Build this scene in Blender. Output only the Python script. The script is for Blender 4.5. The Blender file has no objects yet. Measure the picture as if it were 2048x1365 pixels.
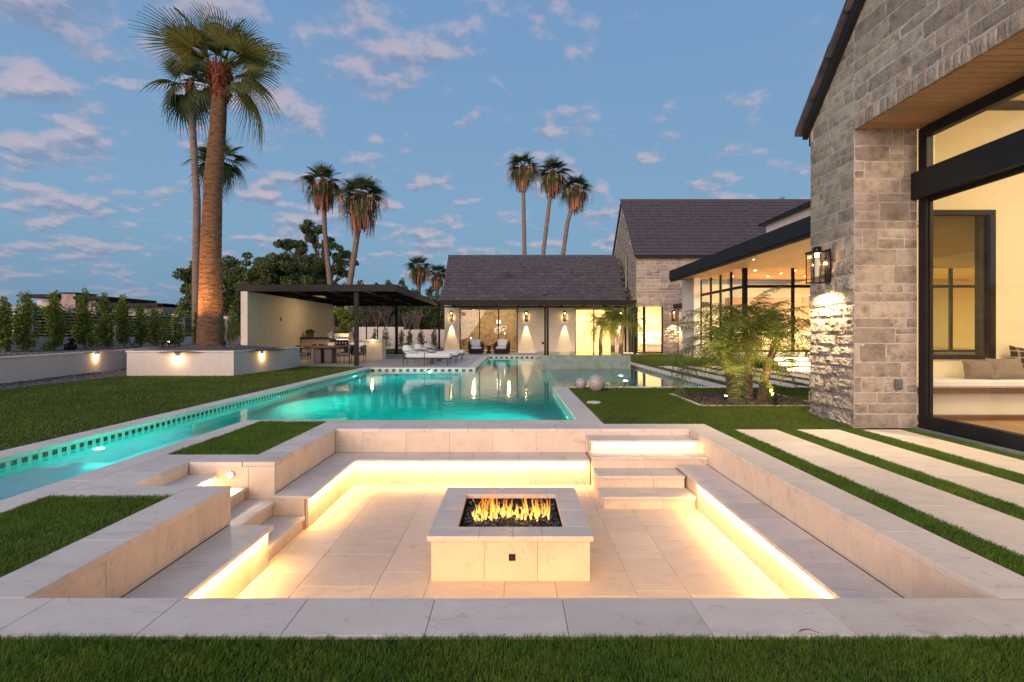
import bpy, math, random
import numpy as np
from mathutils import Vector, Matrix

random.seed(7); RNG = np.random.default_rng(7)
SC = bpy.context.scene
COL = SC.collection
R = math.radians

# ---------------------------------------------------------------- camera
cam_data = bpy.data.cameras.new('camera'); cam = bpy.data.objects.new('camera', cam_data); COL.objects.link(cam)
cam.location = (0, 0, 1.35); cam.rotation_euler = (R(90), 0, 0)
cam_data.sensor_width = 36; cam_data.lens = 18.63
cam_data.shift_x = -0.001; cam_data.shift_y = -0.0081
cam_data.clip_start = 0.05; cam_data.clip_end = 3000
SC.camera = cam
SC.view_settings.view_transform = 'Standard'; SC.view_settings.look = 'None'
SC.view_settings.exposure = 0.3; SC.view_settings.gamma = 1.0
SC.view_settings.use_curve_mapping = False
SC.cycles.use_denoising = True
SC.cycles.max_bounces = 8; SC.cycles.diffuse_bounces = 4; SC.cycles.glossy_bounces = 4
SC.cycles.transmission_bounces = 6; SC.cycles.transparent_max_bounces = 24
SC.cycles.sample_clamp_indirect = 6.0

# ---------------------------------------------------------------- world: dusk sky with small clouds
W = bpy.data.worlds.new('World'); SC.world = W; W.use_nodes = True
nt = W.node_tree; nt.nodes.clear()
def nd(t, ty, **kw):
    n = t.nodes.new(ty)
    for k, v in kw.items():
        if k.startswith('i_'):
            n.inputs[k[2:].replace('_', ' ')].default_value = v
        else:
            setattr(n, k, v)
    return n
def mth(t, op, a, b=None, c=None, clamp=False):
    n = t.nodes.new('ShaderNodeMath'); n.operation = op; n.use_clamp = clamp
    for i, v in enumerate((a, b, c)):
        if v is None: continue
        if isinstance(v, (int, float)): n.inputs[i].default_value = v
        else: t.links.new(v, n.inputs[i])
    return n.outputs[0]
def ramp(t, fac, stops, interp='LINEAR'):
    n = t.nodes.new('ShaderNodeValToRGB'); cr = n.color_ramp; cr.interpolation = interp
    while len(cr.elements) > 1: cr.elements.remove(cr.elements[-1])
    cr.elements[0].position = stops[0][0]; cr.elements[0].color = (*stops[0][1], 1)
    for p, c in stops[1:]:
        e = cr.elements.new(p); e.color = (*c, 1)
    if fac is not None: t.links.new(fac, n.inputs[0])
    return n.outputs[0]
def mixc(t, fac, a, b, blend='MIX'):
    n = t.nodes.new('ShaderNodeMix'); n.data_type = 'RGBA'; n.blend_type = blend
    for s, v in ((0, fac), (6, a), (7, b)):
        if isinstance(v, (int, float)): n.inputs[s].default_value = v
        elif isinstance(v, tuple): n.inputs[s].default_value = (*v, 1)
        else: t.links.new(v, n.inputs[s])
    return n.outputs[2]

SUN_EL, SUN_ROT = R(3), R(200)
tc = nd(nt, 'ShaderNodeTexCoord')
sep = nd(nt, 'ShaderNodeSeparateXYZ'); nt.links.new(tc.outputs['Generated'], sep.inputs[0])
z = sep.outputs['Z']
grad = ramp(nt, mth(nt, 'MAXIMUM', z, 0.0), [(0.0, (.18, .33, .47)), (0.08, (.20, .375, .53)), (0.22, (.213, .378, .575)),
                                             (0.5, (.180, .335, .570)), (1.0, (.13, .25, .48))])
den = mth(nt, 'ADD', mth(nt, 'MAXIMUM', z, 0.0), 0.27)
px = mth(nt, 'DIVIDE', sep.outputs['X'], den); py = mth(nt, 'DIVIDE', sep.outputs['Y'], den)
def cloud(dx, dy, scale, detail=7.0, rough=.55, seed=0.0):
    cx = nd(nt, 'ShaderNodeCombineXYZ', i_Z=seed)
    nt.links.new(mth(nt, 'ADD', px, dx), cx.inputs[0]); nt.links.new(mth(nt, 'ADD', py, dy), cx.inputs[1])
    n = nd(nt, 'ShaderNodeTexNoise', i_Scale=scale, i_Detail=detail, i_Roughness=rough)
    nt.links.new(cx.outputs[0], n.inputs['Vector']); return n.outputs['Fac']
big = cloud(0, 0, 1.7, 2.0, .5, 3.1)
left = mth(nt, 'MULTIPLY', mth(nt, 'MULTIPLY', sep.outputs['X'], -0.085), 1.0)
n1 = cloud(0, 0, 7.0, 9.0, .54, 5.2)
dens = mth(nt, 'ADD', mth(nt, 'ADD', n1, mth(nt, 'MULTIPLY', mth(nt, 'SUBTRACT', big, .5), .42)), left)
n2 = cloud(0.016, -0.036, 7.0, 9.0, .54, 5.2)
lit = mth(nt, 'MULTIPLY_ADD', mth(nt, 'SUBTRACT', n1, n2), 7.0, 0.5, clamp=True)
mask = ramp(nt, dens, [(0.0, (0, 0, 0)), (0.505, (0, 0, 0)), (0.65, (.62, .62, .62)), (0.80, (.82, .82, .82))], 'EASE')
ccol = mixc(nt, lit, (.23, .275, .42), (.59, .49, .55))
sky = mixc(nt, mask, grad, ccol)
# low bank of grey blue cloud towards the left horizon
bank_n = cloud(0, 0, 0.5, 5.0, .5, 9.0)
bz = ramp(nt, z, [(0.0, (.75, .75, .75)), (0.06, (.75, .75, .75)), (0.16, (0, 0, 0))])
bx = ramp(nt, mth(nt, 'MULTIPLY', sep.outputs['X'], -1.0), [(0.1, (0, 0, 0)), (0.55, (1, 1, 1))])
bmask = mth(nt, 'MULTIPLY', mth(nt, 'MULTIPLY', bz, bx), ramp(nt, bank_n, [(.35, (0, 0, 0)), (.6, (1, 1, 1))]))
sky = mixc(nt, bmask, sky, (.17, .26, .42))
nish = nd(nt, 'ShaderNodeTexSky', sky_type='NISHITA', sun_disc=False, sun_elevation=SUN_EL, sun_rotation=SUN_ROT)
bgA = nd(nt, 'ShaderNodeBackground', i_Strength=0.86); nt.links.new(sky, bgA.inputs[0])
bgB = nd(nt, 'ShaderNodeBackground', i_Strength=0.05); nt.links.new(nish.outputs[0], bgB.inputs[0])
ms = nd(nt, 'ShaderNodeMixShader', i_Fac=.08)
nt.links.new(bgA.outputs[0], ms.inputs[1]); nt.links.new(bgB.outputs[0], ms.inputs[2])
wo = nd(nt, 'ShaderNodeOutputWorld'); nt.links.new(ms.outputs[0], wo.inputs[0])

# the afterglow behind the camera: weak, very wide and pinkish
sd = bpy.data.lights.new('sun', 'SUN'); sd.energy = 2.7; sd.angle = R(50); sd.color = (1.0, .76, .64)
so = bpy.data.objects.new('sun', sd); COL.objects.link(so)
so.rotation_euler = Vector((0.40, 0.85, -0.24)).to_track_quat('-Z', 'Y').to_euler()

# ---------------------------------------------------------------- materials
def newmat(name):
    m = bpy.data.materials.new(name); m.use_nodes = True; t = m.node_tree
    return m, t, t.nodes['Principled BSDF']
def mat(name, col, rough=.6, var=.12, scale=6.0, bump=.1, bscale=None, metal=0.0, piece=0.0, col2=None, stretch=None, spec=.5, detail=6, coat=0.0, sheen=0.0):
    m, t, b = newmat(name)
    geo = nd(t, 'ShaderNodeNewGeometry')
    vec = geo.outputs['Position']
    if stretch:
        mp = nd(t, 'ShaderNodeMapping'); mp.inputs['Scale'].default_value = stretch
        t.links.new(vec, mp.inputs[0]); vec = mp.outputs[0]
    if piece:
        oi = nd(t, 'ShaderNodeObjectInfo')
        va = nd(t, 'ShaderNodeVectorMath', operation='ADD')
        sc = nd(t, 'ShaderNodeVectorMath', operation='SCALE'); sc.inputs['Scale'].default_value = 37.0
        cx = nd(t, 'ShaderNodeCombineXYZ')
        for i in range(3): t.links.new(oi.outputs['Random'], cx.inputs[i])
        t.links.new(cx.outputs[0], sc.inputs[0]); t.links.new(vec, va.inputs[0]); t.links.new(sc.outputs[0], va.inputs[1])
        vec = va.outputs[0]
    n = nd(t, 'ShaderNodeTexNoise', i_Scale=scale, i_Detail=detail, i_Roughness=.6); t.links.new(vec, n.inputs['Vector'])
    c2 = col2 or tuple(c * (1 - 2.2 * var) for c in col)
    c1 = tuple(min(1, c * (1 + var)) for c in col)
    c = ramp(t, n.outputs['Fac'], [(.3, c2), (.5, col), (.7, c1)])
    if piece:
        v = mth(t, 'MULTIPLY_ADD', oi.outputs['Random'], piece * 2, 1 - piece)
        hs = nd(t, 'ShaderNodeHueSaturation'); t.links.new(v, hs.inputs['Value']); t.links.new(c, hs.inputs['Color'])
        c = hs.outputs[0]
    t.links.new(c, b.inputs['Base Color'])
    b.inputs['Roughness'].default_value = rough; b.inputs['Metallic'].default_value = metal
    b.inputs['Specular IOR Level'].default_value = spec
    if coat: b.inputs['Coat Weight'].default_value = coat
    if sheen: b.inputs['Sheen Weight'].default_value = sheen
    if bump:
        nb = nd(t, 'ShaderNodeTexNoise', i_Scale=bscale or scale * 4, i_Detail=5.0); t.links.new(vec, nb.inputs['Vector'])
        bp = nd(t, 'ShaderNodeBump', i_Strength=min(1, bump * 4), i_Distance=bump * .1); t.links.new(nb.outputs['Fac'], bp.inputs['Height'])
        t.links.new(bp.outputs[0], b.inputs['Normal'])
    return m
def emat(name, col, s):
    m = bpy.data.materials.new(name); m.use_nodes = True; t = m.node_tree; t.nodes.clear()
    e = nd(t, 'ShaderNodeEmission', i_Strength=s); e.inputs[0].default_value = (*col, 1)
    o = nd(t, 'ShaderNodeOutputMaterial'); t.links.new(e.outputs[0], o.inputs[0]); return m

def limestone(name, base):
    """honed limestone with faint veins, pits and fossil marks; each piece a shade of its own"""
    m, t, b = newmat(name)
    geo = nd(t, 'ShaderNodeNewGeometry'); oi = nd(t, 'ShaderNodeObjectInfo')
    cx = nd(t, 'ShaderNodeCombineXYZ')
    for i in range(3): t.links.new(oi.outputs['Random'], cx.inputs[i])
    sc = nd(t, 'ShaderNodeVectorMath', operation='SCALE'); sc.inputs['Scale'].default_value = 41.0
    t.links.new(cx.outputs[0], sc.inputs[0])
    va = nd(t, 'ShaderNodeVectorMath', operation='ADD'); t.links.new(geo.outputs['Position'], va.inputs[0]); t.links.new(sc.outputs[0], va.inputs[1])
    v = va.outputs[0]
    mp = nd(t, 'ShaderNodeMapping'); mp.inputs['Scale'].default_value = (1, 2.2, 1); mp.inputs['Rotation'].default_value = (0, 0, .6); t.links.new(v, mp.inputs[0])
    n1_ = nd(t, 'ShaderNodeTexNoise', i_Scale=2.6, i_Detail=8.0, i_Roughness=.62, i_Distortion=.6); t.links.new(mp.outputs[0], n1_.inputs['Vector'])
    c = ramp(t, n1_.outputs['Fac'], [(.25, tuple(x * .76 for x in base)), (.42, tuple(x * .94 for x in base)), (.58, base), (.75, tuple(min(.9, x * 1.08) for x in base))])
    n2_ = nd(t, 'ShaderNodeTexNoise', i_Scale=9.0, i_Detail=9.0, i_Roughness=.7, i_Distortion=1.3); t.links.new(mp.outputs[0], n2_.inputs['Vector'])
    spots = ramp(t, n2_.outputs['Fac'], [(.0, (1, 1, 1)), (.57, (1, 1, 1)), (.64, (.84, .81, .79)), (.75, (.58, .54, .52))])
    c = mixc(t, 1.0, c, spots, 'MULTIPLY')
    hs = nd(t, 'ShaderNodeHueSaturation'); t.links.new(mth(t, 'MULTIPLY_ADD', oi.outputs['Random'], .13, .91), hs.inputs['Value']); t.links.new(c, hs.inputs['Color'])
    t.links.new(hs.outputs[0], b.inputs['Base Color'])
    b.inputs['Roughness'].default_value = .62; b.inputs['Specular IOR Level'].default_value = .35
    bp = nd(t, 'ShaderNodeBump', i_Strength=.25, i_Distance=.004); t.links.new(n2_.outputs['Fac'], bp.inputs['Height']); t.links.new(bp.outputs[0], b.inputs['Normal'])
    return m
def foliage(name, dark, light, trans=.25, scale=1.2):
    m, t, b = newmat(name)
    geo = nd(t, 'ShaderNodeNewGeometry')
    n = nd(t, 'ShaderNodeTexNoise', i_Scale=scale, i_Detail=4.0); t.links.new(geo.outputs['Position'], n.inputs['Vector'])
    r2 = mth(t, 'MULTIPLY_ADD', geo.outputs['Random Per Island'], .5, mth(t, 'MULTIPLY', n.outputs['Fac'], .6))
    c = ramp(t, r2, [(.2, dark), (.75, light)] + ([(.80, light), (.86, (light[0] * 1.9, light[1] * 1.15, light[2] * 1.6))] if 'turf' in name else []))
    if 'turf' in name:
        n8 = nd(t, 'ShaderNodeTexNoise', i_Scale=.9, i_Detail=5.0, i_Roughness=.65); t.links.new(geo.outputs['Position'], n8.inputs['Vector'])
        c = mixc(t, ramp(t, n8.outputs['Fac'], [(.35, (0, 0, 0)), (.65, (1, 1, 1))]), c, mixc(t, 1.0, c, (1.22, 1.08, .9), 'MULTIPLY'))
    t.links.new(c, b.inputs['Base Color']); b.inputs['Roughness'].default_value = .55
    b.inputs['Specular IOR Level'].default_value = .3
    tr = nd(t, 'ShaderNodeBsdfTranslucent'); t.links.new(c, tr.inputs[0])
    mx = nd(t, 'ShaderNodeMixShader', i_Fac=trans); t.links.new(b.outputs[0], mx.inputs[1]); t.links.new(tr.outputs[0], mx.inputs[2])
    t.links.new(mx.outputs[0], t.nodes['Material Output'].inputs[0]); return m
def glass_pane(name, tint=(.95, .97, .95), refl=1.0):
    m = bpy.data.materials.new(name); m.use_nodes = True; t = m.node_tree; t.nodes.clear()
    tr = nd(t, 'ShaderNodeBsdfTransparent'); tr.inputs[0].default_value = (*tint, 1)
    gl = nd(t, 'ShaderNodeBsdfGlossy', i_Roughness=.01)
    lwt = nd(t, 'ShaderNodeLayerWeight', i_Blend=.5)
    fr = mth(t, 'MULTIPLY_ADD', mth(t, 'POWER', lwt.outputs['Facing'], 4.5), .85 * refl, .035 * refl, clamp=True)
    mx = nd(t, 'ShaderNodeMixShader'); t.links.new(fr, mx.inputs[0])
    t.links.new(tr.outputs[0], mx.inputs[1]); t.links.new(gl.outputs[0], mx.inputs[2])
    o = nd(t, 'ShaderNodeOutputMaterial'); t.links.new(mx.outputs[0], o.inputs[0]); return m

LIME = limestone('limestone', (.78, .67, .57))
LIMEW = limestone('limestone_lamp_glow', (.81, .66, .51))  # same limestone, warm strip-lamp glow put into its base colour
LIMEF = limestone('limestone_floor_lamp_glow', (.83, .665, .50))  # floor copy of the limestone, spread of warm lamp light painted into it
GROUT = mat('grout', (.20, .17, .15), .9, .1, 20)
STONE = mat('grey_ashlar', (.37, .305, .245), .85, .20, 7, .25, 45, piece=.25, spec=.25)
STONEJ = mat('split_face_stone', (.40, .34, .28), .85, .28, 9, .5, 30, piece=.22, spec=.25)
MORTAR = mat('mortar', (.50, .44, .385), .95, .12, 14, .12, 60)
STUCCO = mat('white_stucco', (.70, .61, .53), .9, .03, 4, .05, 90, spec=.2)
CREAM = mat('cream_stucco', (.66, .58, .46), .9, .04, 3, .04, 80, spec=.2)
BLACK = mat('black_metal', (.016, .015, .016), .5, .05, 3, 0, spec=.25)
BRONZE = mat('dark_bronze', (.022, .016, .014), .55, .08, 3, 0, spec=.18)
ROOFT = mat('slate_tile', (.088, .072, .078), .72, .22, 5, .08, 30, piece=.20)
WOODS = mat('cedar_soffit', (.42, .235, .12), .5, .16, 5, .05, 20, piece=.14, stretch=(1.5, 14, 3))
WOODC = mat('pale_cedar', (.52, .34, .19), .5, .12, 5, .05, 20, piece=.10, stretch=(14, 1.5, 3))
WOODF = mat('oak_floor', (.45, .27, .13), .4, .12, 5, .03, 20, piece=.12, stretch=(8, 1, 1))
WALNUT = mat('walnut', (.13, .055, .03), .45, .2, 5, .04, 20, stretch=(1, 8, 8))
CAB = mat('oak_cabinet', (.42, .23, .10), .5, .12, 4, .03, 20, piece=.08, stretch=(8, 8, 1))
ROOMW = mat('warm_white_wall', (.74, .62, .41), .8, .02, 2, .02, 60)
SOIL = mat('turf_backing', (.020, .030, .008), .95, .3, 6, .1)
GRAVELG = mat('grey_gravel_ground', (.12, .10, .10), .95, .35, 26, .35, 60)
GRAVELR = mat('gravel_stone', (.20, .17, .165), .9, .3, 3, .05, piece=0)
LAVA = mat('lava_rock', (.065, .045, .04), .95, .3, 12, .2, 40)
PLASTER = mat('pool_plaster', (.15, .52, .54), .7, .06, 2, .02)
TILEP = mat('pale_waterline_tile', (.55, .56, .46), .25, .08, 14, .02)
TILED = mat('dark_waterline_tile', (.028, .030, .022), .25, .2, 20, .02)
CUSH = mat('white_cushion', (.70, .67, .64), .95, .03, 4, .04, 120, sheen=.3)
CUSHG = mat('grey_cushion', (.16, .14, .13), .95, .06, 6, .05, 120)
CUSHD = mat('dark_cushion', (.02, .02, .02), .95, .06, 6, .05, 120)
TEAK = mat('weathered_teak', (.17, .13, .11), .7, .2, 6, .06, 20, stretch=(1, 1, 6))
WICK = mat('dark_wicker', (.020, .014, .012), .7, .4, 60, .3, 120)
STEEL = mat('stainless', (.55, .55, .56), .28, .04, 3, 0, metal=1.0)
MARBLE = mat('striped_onyx', (.40, .34, .30), .4, .15, 3.5, .03, 30, stretch=(2.0, 2.0, 9), col2=(.30, .25, .22))
TRUNK = mat('palm_trunk', (.32, .165, .08), .9, .42, 2.6, .9, 16, stretch=(1.6, 1.6, 11))
TRUNKT = mat('thin_palm_trunk', (.24, .165, .12), .9, .2, 3, .2, 12, stretch=(1, 1, 5))
BOOT = mat('palm_boot_fibre', (.20, .045, .022), .9, .35, 9, .2)
SKIRT = foliage('dead_frond', (.28, .10, .05), (.56, .27, .15), .25)
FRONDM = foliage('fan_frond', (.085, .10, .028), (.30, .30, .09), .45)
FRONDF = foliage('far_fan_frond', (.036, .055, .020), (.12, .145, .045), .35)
PINN = foliage('date_palm_leaf', (.06, .085, .014), (.19, .22, .035), .35)
LEAFD = foliage('dark_leaf', (.04, .06, .022), (.19, .23, .08), .4, .5)
LEAFS = foliage('shrub_leaf', (.05, .085, .014), (.30, .34, .05), .38, 1.5)
LEAFP = foliage('pine_leaf', (.045, .06, .026), (.16, .18, .075), .35, .5)
GRASS = foliage('turf_blade', (.045, .090, .010), (.15, .27, .030), .35, 3)
GRASSF = foliage('turf_blade_far', (.050, .086, .010), (.13, .205, .024), .35, .8)
BARK = mat('bark', (.09, .055, .04), .95, .3, 5, .2)
TWIG = mat('bare_twig', (.22, .14, .12), .9, .2, 5, 0)
GLASS = glass_pane('window_glass'); GLASSW = glass_pane('lantern_glass', (.97, .95, .9), .6)
LED = emat('led_strip', (1, .74, .40), 20); BULB = emat('bulb', (1, .72, .38), 40); DOWN = emat('downlight', (1, .82, .55), 14)
POOLB = emat('pool_lamp', (.35, 1, .8), 2.5)
WALLLAMP = emat('wall_lamp', (1, .72, .36), 30)

# water
WATER, t, b = newmat('pool_water')
b.inputs['Base Color'].default_value = (1, 1, 1, 1); b.inputs['Transmission Weight'].default_value = 1; b.inputs['IOR'].default_value = 1.33
b.inputs['Roughness'].default_value = .03
g_ = nd(t, 'ShaderNodeNewGeometry')
wn = nd(t, 'ShaderNodeTexNoise', i_Scale=2.6, i_Detail=4.0); t.links.new(g_.outputs['Position'], wn.inputs['Vector'])
wb = nd(t, 'ShaderNodeBump', i_Strength=.22, i_Distance=.02); t.links.new(wn.outputs['Fac'], wb.inputs['Height']); t.links.new(wb.outputs[0], b.inputs['Normal'])
va_ = nd(t, 'ShaderNodeVolumeAbsorption', i_Density=.5); va_.inputs[0].default_value = (.10, .86, .84, 1)
t.links.new(va_.outputs[0], t.nodes['Material Output'].inputs['Volume'])

# ---------------------------------------------------------------- mesh helpers
BOXF = [(0, 3, 2, 1), (4, 5, 6, 7), (0, 1, 5, 4), (1, 2, 6, 5), (2, 3, 7, 6), (3, 0, 4, 7)]
def anc_off(p):
    v = Vector((0, 0, 0))
    while p is not None:
        v += p.location; p = p.parent
    return v
class MB:
    def __init__(s): s.v = []; s.f = []; s.n = 0
    def add(s, vs, fs):
        n = s.n; s.v.extend([tuple(v) for v in vs]); s.f.extend([tuple(i + n for i in f) for f in fs]); s.n = len(s.v); return s
    def box(s, x0, x1, y0, y1, z0, z1):
        return s.add([(x0, y0, z0), (x1, y0, z0), (x1, y1, z0), (x0, y1, z0), (x0, y0, z1), (x1, y0, z1), (x1, y1, z1), (x0, y1, z1)], BOXF)
    def cbox(s, x0, x1, y0, y1, z0, z1, c=.003):
        lo = (x0, y0, z0); hi = (x1, y1, z1); c = min(c, (x1 - x0) * .45, (y1 - y0) * .45, (z1 - z0) * .45)
        idx = {}; vs = []
        for i in range(8):
            sg = [(i >> k) & 1 for k in range(3)]
            for a in range(3):
                p = [(hi[k] - (c if k != a else 0)) if sg[k] else (lo[k] + (c if k != a else 0)) for k in range(3)]
                idx[(i, a)] = len(vs); vs.append(p)
        fs = []
        for a in range(3):
            o1, o2 = [k for k in range(3) if k != a]
            for sgn in (0, 1):
                base = sgn << a
                q = [base, base | (1 << o1), base | (1 << o1) | (1 << o2), base | (1 << o2)]
                fs.append([idx[(i, a)] for i in q])
        for e in range(3):
            a, b_ = [k for k in range(3) if k != e]
            for m_ in range(4):
                i = ((m_ & 1) << a) | ((m_ >> 1) << b_); j = i | (1 << e)
                fs.append([idx[(i, a)], idx[(i, b_)], idx[(j, b_)], idx[(j, a)]])
        for i in range(8): fs.append([idx[(i, 0)], idx[(i, 1)], idx[(i, 2)]])
        ctr = Vector([(l + h) / 2 for l, h in zip(lo, hi)]); out = []
        for f in fs:
            p = [Vector(vs[i]) for i in f]
            nrm = (p[1] - p[0]).cross(p[2] - p[0]); cen = sum(p, Vector()) / len(p)
            out.append(f if nrm.dot(cen - ctr) > 0 else f[::-1])
        return s.add(vs, out)
    def prism(s, poly, z0, z1):
        n = len(poly); vs = [(x, y, z0) for x, y in poly] + [(x, y, z1) for x, y in poly]
        fs = [tuple(range(n - 1, -1, -1)), tuple(range(n, 2 * n))] + [(i, (i + 1) % n, n + (i + 1) % n, n + i) for i in range(n)]
        return s.add(vs, fs)
    def xprism(s, poly, x0, x1):  # polygon in y,z extruded along x
        n = len(poly); vs = [(x0, y, z_) for y, z_ in poly] + [(x1, y, z_) for y, z_ in poly]
        fs = [tuple(range(n - 1, -1, -1)), tuple(range(n, 2 * n))] + [(i, (i + 1) % n, n + (i + 1) % n, n + i) for i in range(n)]
        return s.add(vs, fs)
    def tube(s, pts, rad, seg=8, cap=True):
        pts = [Vector(p) for p in pts]; rad = rad if isinstance(rad, (list, tuple)) else [rad] * len(pts)
        vs = []; up = Vector((0, 0, 1))
        for i, p in enumerate(pts):
            d = (pts[min(i + 1, len(pts) - 1)] - pts[max(i - 1, 0)]).normalized()
            a = d.cross(up if abs(d.z) < .95 else Vector((0, 1, 0))).normalized(); b_ = d.cross(a)
            for k in range(seg):
                t_ = 2 * math.pi * k / seg
                vs.append(p + (a * math.cos(t_) + b_ * math.sin(t_)) * rad[i])
        fs = [(i * seg + k, i * seg + (k + 1) % seg, (i + 1) * seg + (k + 1) % seg, (i + 1) * seg + k) for i in range(len(pts) - 1) for k in range(seg)]
        if cap: fs += [tuple(range(seg - 1, -1, -1)), tuple((len(pts) - 1) * seg + k for k in range(seg))]
        return s.add(vs, fs)
    def lathe(s, cx, cy, prof, seg=20, jit=0.0):
        vs = []
        for r, z_ in prof:
            for k in range(seg):
                t_ = 2 * math.pi * k / seg; rr = r * (1 + random.uniform(-jit, jit))
                vs.append((cx + rr * math.cos(t_), cy + rr * math.sin(t_), z_))
        n = len(prof)
        fs = [(i * seg + k, i * seg + (k + 1) % seg, (i + 1) * seg + (k + 1) % seg, (i + 1) * seg + k) for i in range(n - 1) for k in range(seg)]
        fs += [tuple(range(seg - 1, -1, -1)), tuple((n - 1) * seg + k for k in range(seg))]
        return s.add(vs, fs)
    def mesh(s, name, off=None):
        me = bpy.data.meshes.new(name); v = s.v
        if off is not None: v = [(a - off[0], b_ - off[1], c - off[2]) for a, b_, c in v]
        me.from_pydata(v, [], s.f); me.update(); return me
    def build(s, name, m, parent=None, local=False, smooth=False, **pr):
        off = None if (local or parent is None) else anc_off(parent)
        me = s.mesh(name, off)
        if smooth: me.polygons.foreach_set('use_smooth', [True] * len(me.polygons))
        return put(name, me, m, parent, **pr)
def put(name, me, m, parent=None, **pr):
    if m is not None and not me.materials: me.materials.append(m)
    o = bpy.data.objects.new(name, me); COL.objects.link(o)
    if parent is not None: o.parent = parent
    for k, v in pr.items(): o[k] = v
    return o
def inst(name, me, parent, loc, rot=(0, 0, 0), scale=(1, 1, 1), **pr):
    """another object on a shared mesh; loc in world coordinates"""
    o = bpy.data.objects.new(name, me); COL.objects.link(o)
    off = anc_off(parent) if parent is not None else Vector()
    o.parent = parent; o.location = Vector(loc) - off; o.rotation_euler = rot; o.scale = scale
    for k, v in pr.items(): o[k] = v
    return o
def thing(name, label, cat, loc=(0, 0, 0), group=None, rz=0.0):
    o = bpy.data.objects.new(name, None); COL.objects.link(o); o.empty_display_size = .1
    o.location = loc; o.rotation_euler = (0, 0, rz); o['label'] = label; o['category'] = cat
    if group: o['group'] = group
    return o
def setting(name):
    o = bpy.data.objects.new(name, None); COL.objects.link(o); o['kind'] = 'structure'; return o
def tag(o, label, cat, group=None):
    o['label'] = label; o['category'] = cat
    if group: o['group'] = group
    return o
def copy_thing(src, loc, rz=None, label=None, scale=None):
    c = src.copy(); COL.objects.link(c); c.location = loc
    if rz is not None: c.rotation_euler = (0, 0, rz)
    if scale: c.scale = scale
    if label: c['label'] = label
    for ch in list(src.children):
        k = ch.copy(); COL.objects.link(k); k.parent = c
        for g in list(ch.children):
            q = g.copy(); COL.objects.link(q); q.parent = k
    return c
def npmesh(name, V, F):
    """fast mesh; V (n,3); F (m,k) all the same k"""
    V = np.asarray(V, dtype=np.float32); F = np.asarray(F, dtype=np.int32); k = F.shape[1]
    me = bpy.data.meshes.new(name); me.vertices.add(len(V)); me.vertices.foreach_set('co', V.ravel())
    me.loops.add(F.size); me.loops.foreach_set('vertex_index', F.ravel())
    me.polygons.add(len(F)); me.polygons.foreach_set('loop_start', np.arange(0, F.size, k, dtype=np.int32))
    me.polygons.foreach_set('loop_total', np.full(len(F), k, dtype=np.int32))
    me.update(calc_edges=True); me.validate(); return me
def light(name, kind, loc, energy, col, direction=None, size=.1, sy=None, spot=None, blend=.3, parent=None):
    d = bpy.data.lights.new(name, kind); d.energy = energy; d.color = col
    if kind == 'AREA':
        d.size = size
        if sy: d.shape = 'RECTANGLE'; d.size_y = sy
    else: d.shadow_soft_size = size
    if spot: d.spot_size = R(spot); d.spot_blend = blend
    o = bpy.data.objects.new(name, d); COL.objects.link(o); o.location = loc
    if direction is not None: o.rotation_euler = Vector(direction).to_track_quat('-Z', 'Y').to_euler()
    return o
def led(name, p0, p1, power, col=(1, .72, .38), tilt=(0, 0, -1), w=.012):
    """a strip lamp under a nosing from p0 to p1"""
    p0 = Vector(p0); p1 = Vector(p1); ax = (p1 - p0); L = ax.length; ax.normalize()
    d = bpy.data.lights.new(name, 'AREA'); d.energy = power * L; d.color = col; d.shape = 'RECTANGLE'; d.size = L; d.size_y = w
    o = bpy.data.objects.new(name, d); COL.objects.link(o); o.location = (p0 + p1) / 2
    zz = -Vector(tilt).normalized(); zz = (zz - ax * zz.dot(ax)).normalized(); yy = zz.cross(ax)
    o.rotation_euler = Matrix((ax, yy, zz)).transposed().to_euler(); return o
def cells(x0, x1, y0, y1, holes):
    xs = sorted({x0, x1} | {min(max(v, x0), x1) for h in holes for v in h[:2]})
    ys = sorted({y0, y1} | {min(max(v, y0), y1) for h in holes for v in h[2:4]})
    out = []
    for i in range(len(xs) - 1):
        for j in range(len(ys) - 1):
            cx_, cy_ = (xs[i] + xs[i + 1]) / 2, (ys[j] + ys[j + 1]) / 2
            if not any(h[0] < cx_ < h[1] and h[2] < cy_ < h[3] for h in holes): out.append((xs[i], xs[i + 1], ys[j], ys[j + 1]))
    return out
def sheet(name, rects, z_, m, **pr):
    mb = MB()
    for x0, x1, y0, y1 in rects: mb.add([(x0, y0, z_), (x1, y0, z_), (x1, y1, z_), (x0, y1, z_)], [(0, 1, 2, 3)])
    return mb.build(name, m, None, **pr)
G_ = .0015
def slab(name, parent, x0, x1, y0, y1, z0, z1, m=None, c=.003, g=G_, axes='xy', **pr):
    gx = g if 'x' in axes else 0; gy = g if 'y' in axes else 0; gz = g if 'z' in axes else 0
    return MB().cbox(x0 + gx, x1 - gx, y0 + gy, y1 - gy, z0 + gz, z1 - gz, c).build(name, m or LIME, parent, **pr)
def run(a, b_, step, off=0.0):
    """joint positions from a to b about every step"""
    p = [a]; x = a + (off or step)
    while x < b_ - step * .3: p.append(x); x += step
    p.append(b_); return list(zip(p[:-1], p[1:]))
# ================================================================= GROUND AND LAWNS
HOLES = [(-2.83, 2.83, 2.36, 7.86), (-3.85, -2.8, 4.38, 5.88), (-5.88, -3.84, 2.45, 8.2), (-3.86, 1.36, 7.84, 8.2),
         (-5.88, 1.34, 8.1, 20.78), (-1.78, 1.66, 20.5, 31.45), (0.9, 5.44, 12.98, 27.0)]
sheet('ground', cells(-700, 700, -40, 1200, HOLES), -.016, SOIL, kind='structure')
sheet('lawn_soil', [(-3.84, -2.82, 5.88, 8.05)], -.018, SOIL, kind='structure')

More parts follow.
